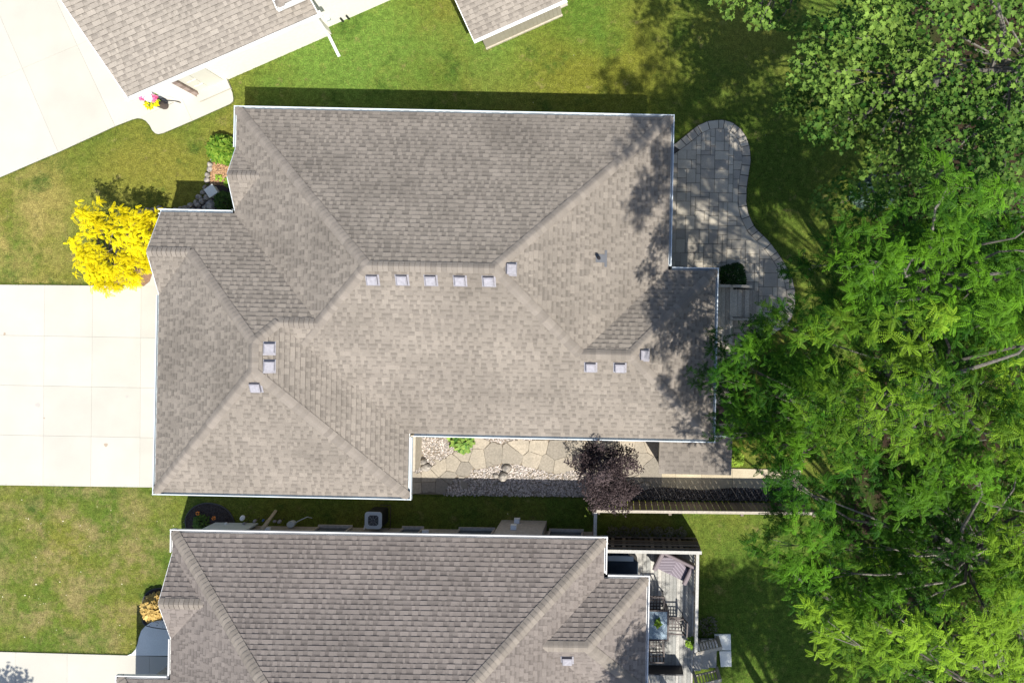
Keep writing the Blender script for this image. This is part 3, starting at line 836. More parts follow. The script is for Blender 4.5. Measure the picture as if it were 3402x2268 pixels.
def pebbles(name, label, poly, n, s0, s1, m, avoid=None, zb=.015, tone=(0, 1), seed=1):
    """loose stones, one object nobody could count"""
    P = []; r_ = random.Random(seed); x0 = min(p[0] for p in poly); x1 = max(p[0] for p in poly); y0 = min(p[1] for p in poly); y1 = max(p[1] for p in poly)
    while len(P) < n:
        x, y = r_.uniform(x0, x1), r_.uniform(y0, y1)
        if inside((x, y), poly) and not (avoid and inside((x, y), avoid)): P.append((x, y, zb+r_.random()*.02))
    V = []; Fc = []
    lv = [(0, 0, .55)]+[(math.cos(a)*.72, math.sin(a)*.72, .36) for a in np.arange(6)*math.pi/3]+[(math.cos(a), math.sin(a), -.1) for a in np.arange(6)*math.pi/3+.3]
    Fc = [(0, 1+k, 1+(k+1) % 6) for k in range(6)]+[(1+k, 7+k, 7+(k+1) % 6, 1+(k+1) % 6) for k in range(6)]
    P = np.array(P); a = rng.uniform(0, 6.28, n); st = rng.uniform(.65, 1.0, n)
    X = np.stack([np.cos(a), np.sin(a), rng.normal(0, .15, n)], 1); Y = np.stack([-np.sin(a), np.cos(a), rng.normal(0, .15, n)], 1)*st[:, None]; Z = np.tile([0, 0, 1.], (n, 1))
    sz = rng.uniform(s0, s1, n)*rng.uniform(.6, 1, n)
    o = inst(name, lv, Fc, P, X, Y, Z, sz, rng.uniform(tone[0], tone[1], n)**1.2, m)
    tag(o, label, 'gravel', kind='stuff'); o.data.polygons.foreach_set('use_smooth', [True]*len(o.data.polygons)); return o
peb_area = ccw([tuple(p) for p in px([(1368, 1452), (1780, 1452), (1780, 1500), (1990, 1560), (1992, 1650), (1480, 1645), (1366, 1600)])])
pebbles('river_pebbles', 'pale and grey rounded river pebbles filling the strip beside the flagstones', peb_area, 5200, .02, .046, M_peb, zonep, tone=(.1, 1))
cp = px([(2122, 1548), (2660, 1560), (2660, 1650), (2122, 1640)])
panels('side_path', cp, [line(*px(q)) for q in (((2245, 1500), (2245, 1700)), ((2330, 1500), (2330, 1700)), ((2432, 1500), (2434, 1700)), ((2533, 1500), (2533, 1700)))], [], mat('tan_concrete', (.42, .36, .26), (.50, .43, .31), .9, 30, .12, .2, big=1.5, bigamt=.1), .05, seed=8)
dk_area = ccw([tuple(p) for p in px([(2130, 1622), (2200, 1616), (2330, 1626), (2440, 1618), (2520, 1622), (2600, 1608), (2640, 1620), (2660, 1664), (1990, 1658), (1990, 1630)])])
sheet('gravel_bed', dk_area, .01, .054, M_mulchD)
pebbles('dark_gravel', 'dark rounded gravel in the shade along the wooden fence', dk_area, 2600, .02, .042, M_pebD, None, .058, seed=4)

# beds
bed = poly_smooth(px([(478, 712), (500, 700), (540, 692), (590, 694), (640, 686), (668, 672), (686, 640), (698, 600), (706, 560), (712, 530), (730, 515), (800, 510), (830, 600), (830, 760), (560, 760), (480, 760)]), 3)
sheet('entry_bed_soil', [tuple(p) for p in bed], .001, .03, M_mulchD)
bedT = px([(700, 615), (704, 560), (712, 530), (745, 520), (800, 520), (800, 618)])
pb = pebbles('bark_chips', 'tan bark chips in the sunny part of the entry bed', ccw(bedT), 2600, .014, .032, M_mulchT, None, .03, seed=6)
pb['category'] = 'mulch'
bed2 = px([(380, 951), (400, 948), (480, 951), (494, 942), (508, 920), (512, 890), (505, 840), (520, 760), (520, 700), (490, 700), (420, 760), (380, 860)])
sheet('tree_bed_soil', bed2, .002, .034, mat('brown_mulch', (.20, .115, .07), (.30, .19, .12), .95, 45, .35, .1, .01, 60))
def ringbed(name, pts, elabel):
    p = ccw([tuple(q) for q in poly_smooth(px(pts), 5)])
    sheet(name, p, .002, .03, M_mulchD)
    e = MB()
    for i in range(len(p)):
        a, b = p[i], p[(i+1) % len(p)]; e.bar((a[0], a[1], .03), (b[0], b[1], .03), .025, .06, .5)
    tag(e.build('garden_edging', M_edge), elabel, 'garden edging')
    pbb = pebbles('dark_bark_chips', 'dark brown mulch chips inside the '+elabel.split('round the ')[-1], p, 1300, .012, .028, M_mulchD, None, .03, tone=(0, 1.0), seed=5); pbb['category'] = 'mulch'
ringbed('corner_bed', [(620, 1750), (618, 1722), (630, 1698), (650, 1680), (680, 1670), (715, 1672), (745, 1684), (768, 1706), (780, 1738), (780, 1790), (620, 1790)], 'black plastic edging round the oval corner bed')
ringbed('porch_bed', [(478, 2028), (476, 2000), (484, 1975), (500, 1960), (530, 1952), (620, 1950), (620, 2076), (490, 2076)], 'black plastic edging round the front porch bed')

# ================================================================ HOUSES
A = (-1293.4, 162.5, -706.5, 371.7, 'WENS'); C = (-1538.8, -687.2, -358.7, 582.9, 'WENS'); B = (-700, 320, -200.9, 371.7, 'ENS')
G1 = (-1538.8, -1150, -358.7, -70.7, 'NS'); G2 = (-1293.4, -1100, -579.3, -358.7, 'NS')
B = (-300, 320, -200.9, 371.7, 'ENS')
house, RM, onr, MiM = make_house('house', 'large grey brown shingled hip roof house in the middle of the lot', .0206, [A, C, B, G1, G2, (-1112, -850, -358.7, 371.7, 'NS')], 2.5, (M_sh, M_gut, M_brick), seed=1)
for (x, y) in ((856, 641), (924, 641), (990, 642), (1057, 643), (1123, 644), (1172, 618), (617, 800), (617, 841), (588, 887), (1357, 841), (1424, 842), (1478, 815)):
    p, pl = onr(x*1.44643, y*1.44643); roof_vent(house, p, pl, RM)
p, pl = onr(1990, 858)
v = MB(); nr = Vector((-RM.sl*pl[0], -RM.sl*pl[1], 1)).normalized()
v.tube([p, p+Vector((0, 0, .28)), p+Vector((-.03, 0, .30))], [.05, .05, .045], 12, .2); vp = v.build('vent_pipe', M_dark, house)
f_ = MB(); up = Vector((pl[0], pl[1], RM.sl)).normalized(); rt = up.cross(nr)
for (u0, u1, w0, w1) in ((-.12, .12, -.2, .12), (-.24, .24, -.25, -.17)):
    f_.face([p+rt*u0+up*w0+nr*(.024+.003*(u1 > .2)), p+rt*u1+up*w0+nr*(.024+.003*(u1 > .2)), p+rt*u1+up*w1+nr*(.024+.003*(u1 > .2)), p+rt*u0+up*w1+nr*(.024+.003*(u1 > .2))], .2)
f_.build('flashing', mat('lead_flashing', (.12, .125, .14), rough=.6), vp)
# openings of the main house (mostly under the eaves)
def hloc(M_, X, Y): return M_ @ Vector((0, 0, 0))
def opening(root, Mi, pxy, z0, z1, wd, yaw, nm='window', m=M_win, dep=.06):
    p = Mi @ N(pxy[0]*1.0, pxy[1]*1.0, 0); o = MB(); o.box((p.x, p.y, (z0+z1)/2), (wd, dep, z1-z0), yaw, .4)
    w_ = o.build(nm, m, root); fr = MB()
    c, s_ = math.cos(yaw), math.sin(yaw)
    for sg in (-1, 1): fr.box((p.x+c*sg*wd/2, p.y+s_*sg*wd/2, (z0+z1)/2), (.06, dep+.03, z1-z0+.12), yaw, .5)
    for zz in (z0, z1): fr.box((p.x, p.y, zz), (wd-.06, dep+.03, .06), yaw, .5)
    fr.build('frame', M_gutW, w_); return w_
loc = lambda x, y: Vector((x/PX-(A[0]+A[1])/2/PX, -y/PX+(A[2]+A[3])/2/PX, 0))
def wallbox(root, nm, m, x, y, z0, z1, wd, dep, yaw, fr=True):
    p = loc(x, y); o = MB(); o.box((p.x, p.y, (z0+z1)/2), (wd, dep, z1-z0), yaw, .4); w_ = o.build(nm, m, root)
    if fr:
        f2 = MB(); c, s_ = math.cos(yaw), math.sin(yaw)
        for sg in (-1, 1): f2.box((p.x+c*sg*wd/2, p.y+s_*sg*wd/2, (z0+z1)/2), (.07, dep+.04, z1-z0+.14), yaw, .5)
        for zz in (z0, z1): f2.box((p.x, p.y, zz), (wd-.07, dep+.04, .07), yaw, .5)
        f2.build('frame', M_gutW, w_)
    return w_
WI = .45*PX
wallbox(house, 'garage_door', M_door, C[0]+WI, 300, .06, 2.15, 4.6, .06, math.pi/2)
for xx in (-900, -500, -100): wallbox(house, 'window', M_win, xx, A[2]+WI, .9, 2.05, 1.5, .06, 0)
for xx in (-400, 0): wallbox(house, 'window', M_win, xx, A[3]-WI, .9, 2.05, 1.4, .06, 0)
wallbox(house, 'door', M_door, B[1]-WI, -60, .5, 2.2, 1.8, .06, math.pi/2)
wallbox(house, 'window', M_win, C[1]-WI, 480, .9, 2.05, 1.2, .06, math.pi/2)
sh_ = MB(); p = loc(A[0]+WI-8, -560); 
for dy in (-.9, .1): sh_.box((p.x+.0, p.y+dy, 1.45), (.05, .38, 1.3), 0, .5)
s2 = sh_.build('shutter', M_red, house)
# stone ledge of the garage wall seen beside the flagstones
le = MB(); p = loc(C[1]-WI, 0); q0, q1 = loc(C[1]-WI+14, 395), loc(C[1]-WI+14, 520)
le.box(((q0.x+q1.x)/2, (q0.y+q1.y)/2, .45), (.16, abs(q0.y-q1.y), .9), 0, .7); le.build('stone_ledge', M_ledge, house)

# ---- south neighbour
A2 = (-1479, -33, 699.6, 1780, 'WENS'); B2 = (-420, 109.4, 826.5, 1217.7, 'ENS'); G3 = (-1479, -1200, 766, 1066, 'NS'); C2 = (-1652, -1050, 1188, 1790, 'WENS')
hs, RS, onS, MiS = make_house('neighbour_house', 'brown shingled hip roof house with white gutters at the bottom of the photo', .0174, [A2, B2, G3, C2], 2.5, (M_shS, M_gutW, M_brick), seed=21, insets={0: dict(W=.16, N=.42)}, capw=.17)
p, pl = onS(1303*1.44643, 1513*1.44643); roof_vent(hs, p, pl, RS)
def SP(x, y, z=0): return MiS @ N(x, y, z)
wy = SP(1500, 1750).y
ch = MB(); a, b = SP(1667, 1727), SP(1817, 1730); ch.box(((a.x+b.x)/2, (a.y+wy)/2-.02, 1.15), (b.x-a.x, a.y-wy+.06, 2.3), 0, .55); chs = ch.build('chimney_chase', M_brick, hs)
for zz in (.38, 1.25):
    q = SP(1724+(zz > 1)*0, 1727); v = MB(); v.box((q.x-.02, q.y+.07, zz), (.2, .16, .18), 0, .9, taper=.85); h_ = v.build('vent_hood', M_white, hs)
for x0, x1 in ((1354, 1413), (1539, 1646), (1834, 1935), (1080, 1180)):
    a, b = SP(x0, 1753), SP(x1, 1753); wd = b.x-a.x; cx = (a.x+b.x)/2
    v = MB(); v.box((cx, wy+.0, .95), (wd, .05, .9), 0, .3); w_ = v.build('window', M_win, hs)
    v = MB(); v.box((cx, wy+.05, .47), (wd+.12, .14, .06), 0, .8)
    for sg in (-1, 1): v.box((cx+sg*(wd/2+.03), wy+.03, .95), (.06, .08, .9), 0, .3)
    v.build('frame', M_brick, w_)
for x, y in ((1434, 1765), (925, 1755)):
    v = MB(); q = SP(x, 1752); v.box((q.x, wy+.05, .9), (.2, .12, .1), 0, .9); v.build('wall_vent', M_white, hs)
v = MB(); a, b = SP(720, 1751), SP(862, 1751); v.box(((a.x+b.x)/2, wy+.02, 1.2), (b.x-a.x, .05, 2.2), 0, .9); v.build('corner_panel', M_steel, hs)

# ---- north-west neighbour (turned house, very pale brick)
TH = -.4121
L1 = (-1199.5, -497, -2252, -1352, 'NS'); L2 = (-599, 500, -2500, -1381, 'WENS')
hn, RN, onN, MiN = make_house('pale_brick_house', 'white brick neighbour house with tan shingles at the top left', TH, [L1], 2.5, (M_shN, M_gutW, M_wallw), seed=33, insets={0: dict(W=.35, E=.35)})
up_, RU, _, _ = make_house('upper', '', TH, [L2], 3.3, (M_shN, M_gutW, M_wallw), seed=35)
def reparent(src, dst):
    Md = Matrix.Translation(dst.location) @ Matrix.Rotation(dst.rotation_euler.z, 4, 'Z'); Ms = Matrix.Translation(src.location) @ Matrix.Rotation(src.rotation_euler.z, 4, 'Z')
    for c_ in list(src.children):
        T = Md.inverted() @ Ms
        c_.data.transform(T); c_.parent = dst
    bpy.data.objects.remove(src)
reparent(up_, hn)
def NP(x, y, z=0): return MiN @ N(x, y, z)
wy = NP(700, 288).y
a, b = NP(677, 294), NP(729, 259)
v = MB(); v.box(((a.x+b.x)/2, wy-.02, 1.08), (b.x-a.x+.3, .08, 2.0), 0, .6); dN = v.build('side_door', M_door, hn)
v = MB()
for k in range(4): v.box(((a.x+b.x)/2-.22, wy-.07, .45+k*.45), (.3, .02, .3), 0, .9)
v.box((x_ := (a.x+b.x)/2-.22, wy-.065, 1.1), (.06, .01, 1.5), 0, .9)
v.build('door_panel', M_door, dN)
v = MB(); 
for k in range(9): v.box((a.x-.24, wy-.07, .12+k*.235), (.14, .16, .225), 0, .3+.5*(k % 2))
v.build('stone_jamb', mat('brown_stone', (.22, .16, .14), (.42, .33, .29), .9), hn)
v = MB(); v.box(((a.x+b.x)/2, wy-.2, .1), (b.x-a.x+.5, .35, .12), 0, .6); v.build('door_step', M_con, hn)
# downspout with its extension lying on the lawn
v = MB(); t0, t1, t2 = NP(1043, 67, 2.35), NP(1091, 113, .12), NP(1127, 188, .07)
v.bar((t0.x, t0.y, 2.4), (t0.x, wy-.05, 2.15), .07, .09); v.bar((t0.x, wy-.05, 2.2), (t1.x, wy-.05, .2), .09, .07); v.bar((t1.x, wy-.06, .16), (t2.x, t2.y, .06), .09, .07)
v.build('downspout', M_gutW, hn)
q = NP(1108, 67, .5)
v = MB(); v.box((NP(1105, 72).x, wy+.2, .62), (.13, .12, .12), 0, .5); v.build('meter_box', M_steel, hn)
for (x, y) in ((1131, 60), (1150, 50)):
    qq = NP(x, y, .35); v = MB(); v.tube([(qq.x, wy+.14, .15), (qq.x, wy+.14, .42)], .03, 8, .2); v.build('wall_pipe', M_dark, hn)

# ---- garden shed at the top
a = N(1575, 135, 1.9); b = N(1879, 0, 1.9); rz = math.atan2(b.y-a.y, b.x-a.x)
Lr = (b-a).length; shed = empty('garden_shed', ((a.x+b.x)/2, (a.y+b.y)/2, 0), rz, 'small beige sided garden shed with tan shingles and white fascia on the lawn', 'shed')
hw = Lr/2; dp = 1.25
Rs = Roof([(-hw, hw, 0, 2*dp, 'NS')], 1.9, .55); shingle_roof(Rs, 'roof', M_shN, shed, 41)
v = MB(); v.box((-.0, -.03, 1.87), (2*hw+.05, .05, .11), 0, .8); v.box((0, -.055, 1.93), (2*hw+.05, .10, .02), 0, .8)
for sg in (-1, 1):
    for (y0, z0, y1, z1) in ((0, 1.86, dp, 1.86+dp*.55), (dp, 1.86+dp*.55, 2*dp, 1.86)): v.bar((sg*(hw+.015), y0, z0), (sg*(hw+.015), y1, z1), .022, .12, .8)
v.build('fascia', M_gutW, shed)
wb = []
c0, c1 = N(1616, 162.5), N(1867, 50.6)
Ms = Matrix.Rotation(-rz, 4, 'Z') @ Matrix.Translation(-shed.location); w0, w1 = Ms @ c0, Ms @ c1
v = MB(); y0 = w0.y
v.box(((w0.x+w1.x)/2, y0+.95, .92), (w1.x-w0.x, 1.9, 1.84), 0, .5)
nb = 19
for k in range(nb): v.box((w0.x+(k+.5)*(w1.x-w0.x)/nb, y0-.006, .95), ((w1.x-w0.x)/nb-.02, .012, 1.74), 0, .3+.6*random.random())
v.build('wall', M_siding, shed)
v = MB(); v.box(((w0.x+w1.x)/2, y0-.02, .05), (w1.x-w0.x+.02, .05, .1), 0, .8); v.build('sill', M_ledge, shed)
v = MB(); v.box((w1.x+.14, y0+.25, .05), (.34, .09, .06), 0, .8); tag(v.build('wood_block', M_wood), None); o = bpy.data.objects['wood_block']; o.parent = shed; o.name = 'ramp'

# ---- low storage lean-to beside the main house
zs = 1.95; a, b, c_, d_ = N(2190, 1450, zs), N(2432, 1456, zs), N(2431, 1584, zs-.12), N(2190, 1575, zs-.12)
cx = (a.x+b.x)/2; ln = empty('lean_to_shed', (cx, (a.y+d_.y)/2, 0), -.0206, 'low lean-to shed with a flat shingled roof and white fascia beside the house corner', 'shed')
W2 = (b.x-a.x); D2 = (a.y-d_.y)
Rl = Roof([(-W2/2, W2/2, -D2/2, D2/2, 'S')], zs-.12, .09); shingle_roof(Rl, 'roof', M_sh, ln, 51, .45)
v = MB(); v.box((0, D2/2+.03, zs-.03), (W2+.04, .05, .12), 0, .8); v.build('fascia', M_white, ln)
v = MB(); v.box((0, 0, (zs-.2)/2), (W2-.12, D2-.12, zs-.2), 0, .5); v.build('wall', M_siding, ln)
v = MB(); v.box((-.3, -D2/2+.05, .9), (.8, .04, 1.6), 0, .5); dd = v.build('door', M_door, ln)
v = MB(); v.box((.05, -D2/2+.02, .9), (.03, .04, .12), 0, .5); v.build('handle', M_dark, dd)

# ================================================================ DECKS AND FENCES
RZ = -.019
def deck_boards(mb, x0, x1, y0, y1, z, w_=.14, g=.008, along='y', seed=0, th=.03):
    r = random.Random(seed)
    if along == 'y':
        x = x0
        while x < x1-.02:
            ww = min(w_, x1-x); mb.box((x+ww/2, (y0+y1)/2, z-th/2-r.random()*.002), (ww-g, y1-y0, th), 0, r.random()); x += w_
    else:
        y = y0
        while y < y1-.02:
            ww = min(w_, y1-y); mb.box(((x0+x1)/2, y+ww/2, z-th/2-r.random()*.002), (x1-x0, ww-g, th), 0, r.random()); y += w_
# main house deck
dk = empty('wooden_deck', (3.2, 0, 0), RZ, 'weathered wooden deck with steps down to the paved patio', 'deck')
v = MB(); deck_boards(v, -.75, .48, -2.5, 1.33, .45, seed=3); v.build('deck_floor', M_wood, dk)
v = MB(); v.box((-.13, -.58, .2), (1.2, 3.8, .4), 0, .2); v.build('deck_frame', M_woodD, dk)
for k in range(3):
    v = MB(); x = .48+k*.26
    deck_boards(v, x, x+.29, .36, 1.26, .40-k*.12+.0, .145, seed=k+8); v.box((x+.13, .81, .19-k*.06), (.24, .86, .36-k*.12), 0, .3); v.build('step', M_wood, dk)
v = MB(); v.box((.30, 1.36, .55), (1.55, .09, .05), 0, .7); v.box((.30, 1.36, .27), (1.5, .05, .5), 0, .4); v.build('side_rail', M_wood, dk)
v = MB(); v.box((.86, .29, .46), (.98, .08, .05), 0, .5); v.box((.88, .29, .22), (.9, .05, .42), 0, .4); v.build('side_rail', M_wood, dk)
v = MB(); v.box((0, -3.17, .5), (1.0, .09, .09), 0, .3); v.box((.46, -3.17, .25), (.09, .09, .45), 0, .3); v.build('wooden_beam', M_wood, dk)
sheet('gap_shade_sheet', px([(2300, 1330), (2470, 1330), (2470, 1460), (2300, 1460)]), .002, .02, M_mulchD)  # dark sheet standing in for the shade of the deep gap beyond the deck

# wooden privacy fence
fb = empty('wood_fence', (2.4, -5.78, 0), -.011, 'long weathered board fence running east from the purple tree', 'fence')
X0, X1 = -3.14, 3.75
v = MB(); x = X0; r = random.Random(2)
while x < X1:
    v.box((x+.098, .0, .765), (.179, .02, 1.51), 0, r.random()*.6, ); x += .197
v.build('board_panel', M_woodD, fb)
v = MB(); v.box(((X0+X1)/2, -.005, 1.55), (X1-X0, .085, .035), 0, .5); v.build('top_rail', M_wood, fb)
v = MB(); v.box(((X0+X1)/2, -.035, 1.25), (X1-X0, .04, .09), 0, .5); v.box(((X0+X1)/2, -.035, .3), (X1-X0, .04, .09), 0, .5); v.build('cross_rail', M_woodD, fb)
for k in range(4):
    v = MB(); v.box((X0+.05+k*(X1-X0-.1)/3, -.075, .76), (.09, .09, 1.52), 0, .6); v.build('post', M_woodD, fb)
fw = empty('wood_fence', (-.78, -6.2, 0), -.0174, 'short board fence leg joining the long fence to the brown roofed house', 'fence')
v = MB()
for k in range(4): v.box((0, .35-k*.19, .78), (.02, .182, 1.44), 0, r.random()*.6)
v.build('board_panel', M_woodD, fw)
v = MB(); v.box((0, -.02, 1.52), (.10, .84, .035), 0, .6); v.build('top_rail', M_woodW, fw)
for yy in (.36, -.38):
    v = MB(); v.box((-.06, yy, .76), (.09, .09, 1.5), 0, .5); v.build('post', M_woodD, fw)

# south neighbour's deck with lattice screen
d2 = empty('wooden_deck', (1.2, -7, 0), -.0174, 'grey board deck behind the brown roofed house with a white top rail and side stairs', 'deck')
v = MB(); deck_boards(v, -1.7, 1.24, -5.6, .0, .55, .125, seed=12); v.build('deck_floor', M_woodG, d2)
v = MB(); v.box((-.2, -2.8, .25), (2.9, 5.5, .5), 0, .3); v.build('deck_frame', M_woodD, d2)
sc = empty('lattice_screen', (1.0, -6.98, 0), -.0174, 'tall dark lattice privacy screen with a white rail at the end of the deck', 'lattice screen')
v = MB()
for k in range(17): v.box((-1.42+k*.182, .03, .82), (.10, .02, 1.5), 0, random.random()*.7)
for z in (.12, .62, .86, 1.10, 1.5): v.box((.02, .052, z), (3.0, .02, .11), 0, random.random()*.8)
v.box((.02, .0, .85), (3.0, .012, 1.6), 0, .0)
v.build('lattice', M_woodL, sc)
v = MB(); v.box((.02, -.01, 1.69), (3.06, .10, .04), 0, .6); v.build('top_rail', M_woodW, sc)
for k in range(3):
    v = MB(); v.box((-1.4+k*1.42, -.03, .83), (.09, .09, 1.66), 0, .4); v.build('post', M_woodD, sc)
v = MB(); v.box((1.24, -1.6, 1.52), (.095, 3.1, .04), 0, .7); v.build('top_rail', M_woodW, d2)
v = MB(); v.box((1.24, -1.6, .68), (.05, 3.1, .04), 0, .4)
for k in range(26): v.box((1.24, -.1-k*.12, 1.1), (.03, .03, .84), 0, random.random())
v.build('balusters', M_wood, d2)
for k in range(3):
    v = MB(); v.box((1.24, -.06-k*1.54, 1.0), (.09, .09, 1.0), 0, .5); v.build('post', M_woodW, d2)
for k in range(3):
    v = MB(); v.box((1.38+k*.27, -3.72, .40-k*.14), (.27, .95, .04), 0, .7); v.box((1.38+k*.27, -3.72, .2-k*.07), (.24, .9, .36-k*.14), 0, .2); v.build('step', M_woodG, d2)
for yy in (-3.22, -4.25):
    v = MB(); v.bar((1.24, yy, 1.50), (2.12, yy+.0, .98), .10, .04, .5); v.bar((1.24, yy, .70), (2.12, yy, .2), .04, .07, .4)
    for k in range(8): x = 1.33+k*.1; v.box((x, yy, 1.06-(x-1.24)*.59), (.03, .03, .8), 0, .4)
    v.box((2.08, yy, .5), (.09, .09, .98), 0, .4); v.box((1.28, yy, .9), (.07, .07, 1.15), 0, .4); v.build('stair_rail', M_wood, d2)
for i, (pp, lab) in enumerate((([(2373, 2104), (2427, 2104), (2428, 2157), (2376, 2157)], 'square concrete pad on the grass, nearer the lattice screen'), ([(2389, 2160), (2428, 2159), (2430, 2211), (2394, 2212)], 'square concrete pad on the grass at the foot of the deck stairs'))):
    v = MB(); v.slab(ccw([tuple(q) for q in px(pp)]), .0, .05, .5, .006); tag(v.build('concrete_pad', M_conS), lab, 'concrete pad', 'concrete pads by the deck stairs')

# ================================================================ SMALL THINGS
def rockmesh(seed, s=1.0):
    r = random.Random(seed); v = MB(); n = 8; L = []
    for zz, rad in ((0, .85), (.35, 1.0), (.7, .8), (.92, .4)):
        L.append([(math.cos(a)*rad*r.uniform(.8, 1.15), math.sin(a)*rad*r.uniform(.8, 1.15), zz*r.uniform(.92, 1.05)) for a in np.arange(n)*2*math.pi/n])
    b = 0
    for l in L: v.v += l
    for i in range(3):
        for k in range(n): v.f.append((i*n+k, i*n+(k+1) % n, (i+1)*n+(k+1) % n, (i+1)*n+k)); v.t.append(r.random())
    v.f.append(tuple(3*n+k for k in range(n))); v.t.append(r.random()); return v
def rock(x, y, sx, sy, sz, rz, seed, label, group=None, z=0, mesh=None):
    if mesh: o = bpy.data.objects.new('rock', mesh); COL.objects.link(o)
    else: o = rockmesh(seed).build('rock', M_rock, smooth=True)
    o.location = (x, y, z); o.scale = (sx, sy, sz); o.rotation_euler = (0, 0, rz)
    tag(o, label, 'rock', group); return o
base = [rockmesh(k).build('rock', M_rock, smooth=True) for k in range(4)]; meshes = [o.data for o in base]
for o in base: bpy.data.objects.remove(o)
curve = [(455, 712), (472, 704), (492, 700), (512, 697), (532, 694), (548, 698), (566, 701), (585, 699), (604, 695), (620, 690), (634, 680), (628, 700), (652, 671), (664, 655), (660, 680), (676, 640), (684, 622), (690, 600), (694, 580), (698, 560), (702, 545), (708, 530), (676, 670), (645, 700), (690, 655), (664, 700), (610, 705), (686, 690)]
r = random.Random(5)
for i, (x, y) in enumerate(curve):
    q = N(x+r.uniform(-2, 2), y+r.uniform(-2, 2)); rock(q.x, q.y, r.uniform(.09, .13), r.uniform(.075, .11), r.uniform(.10, .17), r.uniform(0, 3), 0, 'grey field stone in the curved edging of the entry bed', 'field stones edging the entry bed', mesh=meshes[i % 4])
for (x, y, sx, sy, sz, rz, lab, k) in ((1408, 1532, .16, .11, .25, .3, 'pale boulder against the garage wall beside the flagstones', 60), (1418, 1550, .19, .15, .22, .1, 'tan boulder below the pale one by the garage wall', 61),
        (1683, 1553, .17, .14, .22, .2, 'flat topped brown boulder, topmost of the trio among the pebbles', 62), (1673, 1582, .19, .17, .26, 1.2, 'tan pointed boulder, lowest of the trio among the pebbles', 63), (1648, 1579, .12, .10, .14, .1, 'small grey green boulder, leftmost of the trio among the pebbles', 64),
        (2428, 1425, .2, .28, .3, .2, 'tan boulder between the wooden beam and the lean-to shed', 65), (2142, 1612, .2, .17, .2, .2, 'dark rounded boulder in the shade by the purple tree and fence', 66), (700, 685, .24, .2, .12, .8, 'long flat grey boulder in the entry bed beside the stepping stone', 67)):
    q = N(x, y); rock(q.x, q.y, sx, sy, sz, rz, k, lab)
v = MB(); q = N(717, 640); v.box((q.x, q.y, .16), (.27, .27, .30), .6, .4); v.box((q.x, q.y, .325), (.33, .33, .04), .6, .8)
tag(v.build('stone_pedestal', M_conS), 'square grey stone block standing in the shaded entry bed', 'stone block')

# air conditioner
q = N(1240, 1728, .8); ac = empty('air_conditioner', (q.x, q.y, 0), -.0174, 'grey air conditioner unit with a round fan grille against the brown roofed house', 'air conditioner')
v = MB()
def rsq(s_, r_, z): return [(sx*(s_/2-r_)+r_*math.cos(a), sy*(s_/2-r_)+r_*math.sin(a), z) for sx, sy, a0 in ((1, 1, 0), (-1, 1, math.pi/2), (-1, -1, math.pi), (1, -1, 3*math.pi/2)) for a in (a0, a0+.52, a0+1.05, a0+1.57)]
v.slab([p[:2] for p in rsq(.53, .08, 0)], .0, .78, .1); v.build('casing', M_dark, ac)
v = MB(); o_ = rsq(.55, .09, .8); n_ = 16; i_ = [(math.cos(math.atan2(p[1], p[0]))*.2, math.sin(math.atan2(p[1], p[0]))*.2, .8) for p in o_]
for k in range(n_): v.face([o_[k], o_[(k+1) % n_], i_[(k+1) % n_], i_[k]], .9); v.face([(o_[k][0], o_[k][1], .77), (o_[(k+1) % n_][0], o_[(k+1) % n_][1], .77), o_[(k+1) % n_], o_[k]], .6)
v.build('lid', M_steel, ac)
v = MB(); v.lathe([(.2, .782), (.19, .786)], sides=24, tone=.2); v.build('fan_well', M_dark, ac)
v = MB()
for k in range(5):
    a = k*1.2566; v.face([(0, 0, .79), (.17*math.cos(a), .17*math.sin(a), .788), (.18*math.cos(a+.5), .18*math.sin(a+.5), .793), (.10*math.cos(a+.8), .10*math.sin(a+.8), .795)], .2)
v.lathe([(.05, .79), (.05, .81), (.02, .82)], sides=12, tone=.9); v.build('fan', M_dark, ac)
v = MB()
for k in range(1, 6):
    rr_ = .035*k
    v.tube([(rr_*math.cos(a), rr_*math.sin(a), .815) for a in np.linspace(0, 6.283, 25)], .0025, 4, .3, False)
for k in range(8): a = k*.785; v.tube([(0.03*math.cos(a), .03*math.sin(a), .815), (.2*math.cos(a), .2*math.sin(a), .812)], .003, 4, .3)
v.build('grille', M_steel, ac)
v = MB(); v.tube([(-.27, -.2, .3), (-.36, -.24, .32), (-.42, -.3, .25), (-.44, -.42, .3)], .03, 8, .8); v.build('refrigerant_hose', M_white, ac)
v = MB(); v.tube([(.0, .34, .05), (.34, .34, .05), (.42, .3, .3), (.43, .0, .35), (.42, -.36, .3), (.34, -.4, .28)], .012, 6, .3); v.build('guard_bar', M_metalb, ac)

# ornaments along the wall
def lantern(x, y, h, lab, m1, disc=.10, tilt=0., cat='garden light', nm='garden_light'):
    q = N(x, y, h); e = empty(nm, (q.x, q.y, 0), random.random(), lab, cat)
    v = MB(); v.tube([(0, 0, 0), (0, 0, h)], .012, 6, .4); v.build('stake', M_metalb, e)
    v = MB(); v.lathe([(disc*.5, h-.07), (disc, h-.02), (disc, h+.005), (disc*.7, h+.03), (disc*.25, h+.035)], sides=14, tone=.9, sy=.75); v.build('lamp_head', m1, e)
    return e
lantern(805, 1720, .45, 'white rounded garden light standing in the shade left of the small lanterns', M_white, .10)
lantern(810, 1738, .35, 'tan capped garden light just below the white rounded one', M_vent, .055)
lantern(846, 1730, .4, 'slender silver garden light tilted in the shaded border', M_vent, .07)
lantern(912, 1731, .4, 'silver garden light directly right of the leaning wooden post', M_vent, .06)
lantern(928, 1732, .45, 'glass topped garden light, rightmost of the pair by the leaning post', M_vent, .075)
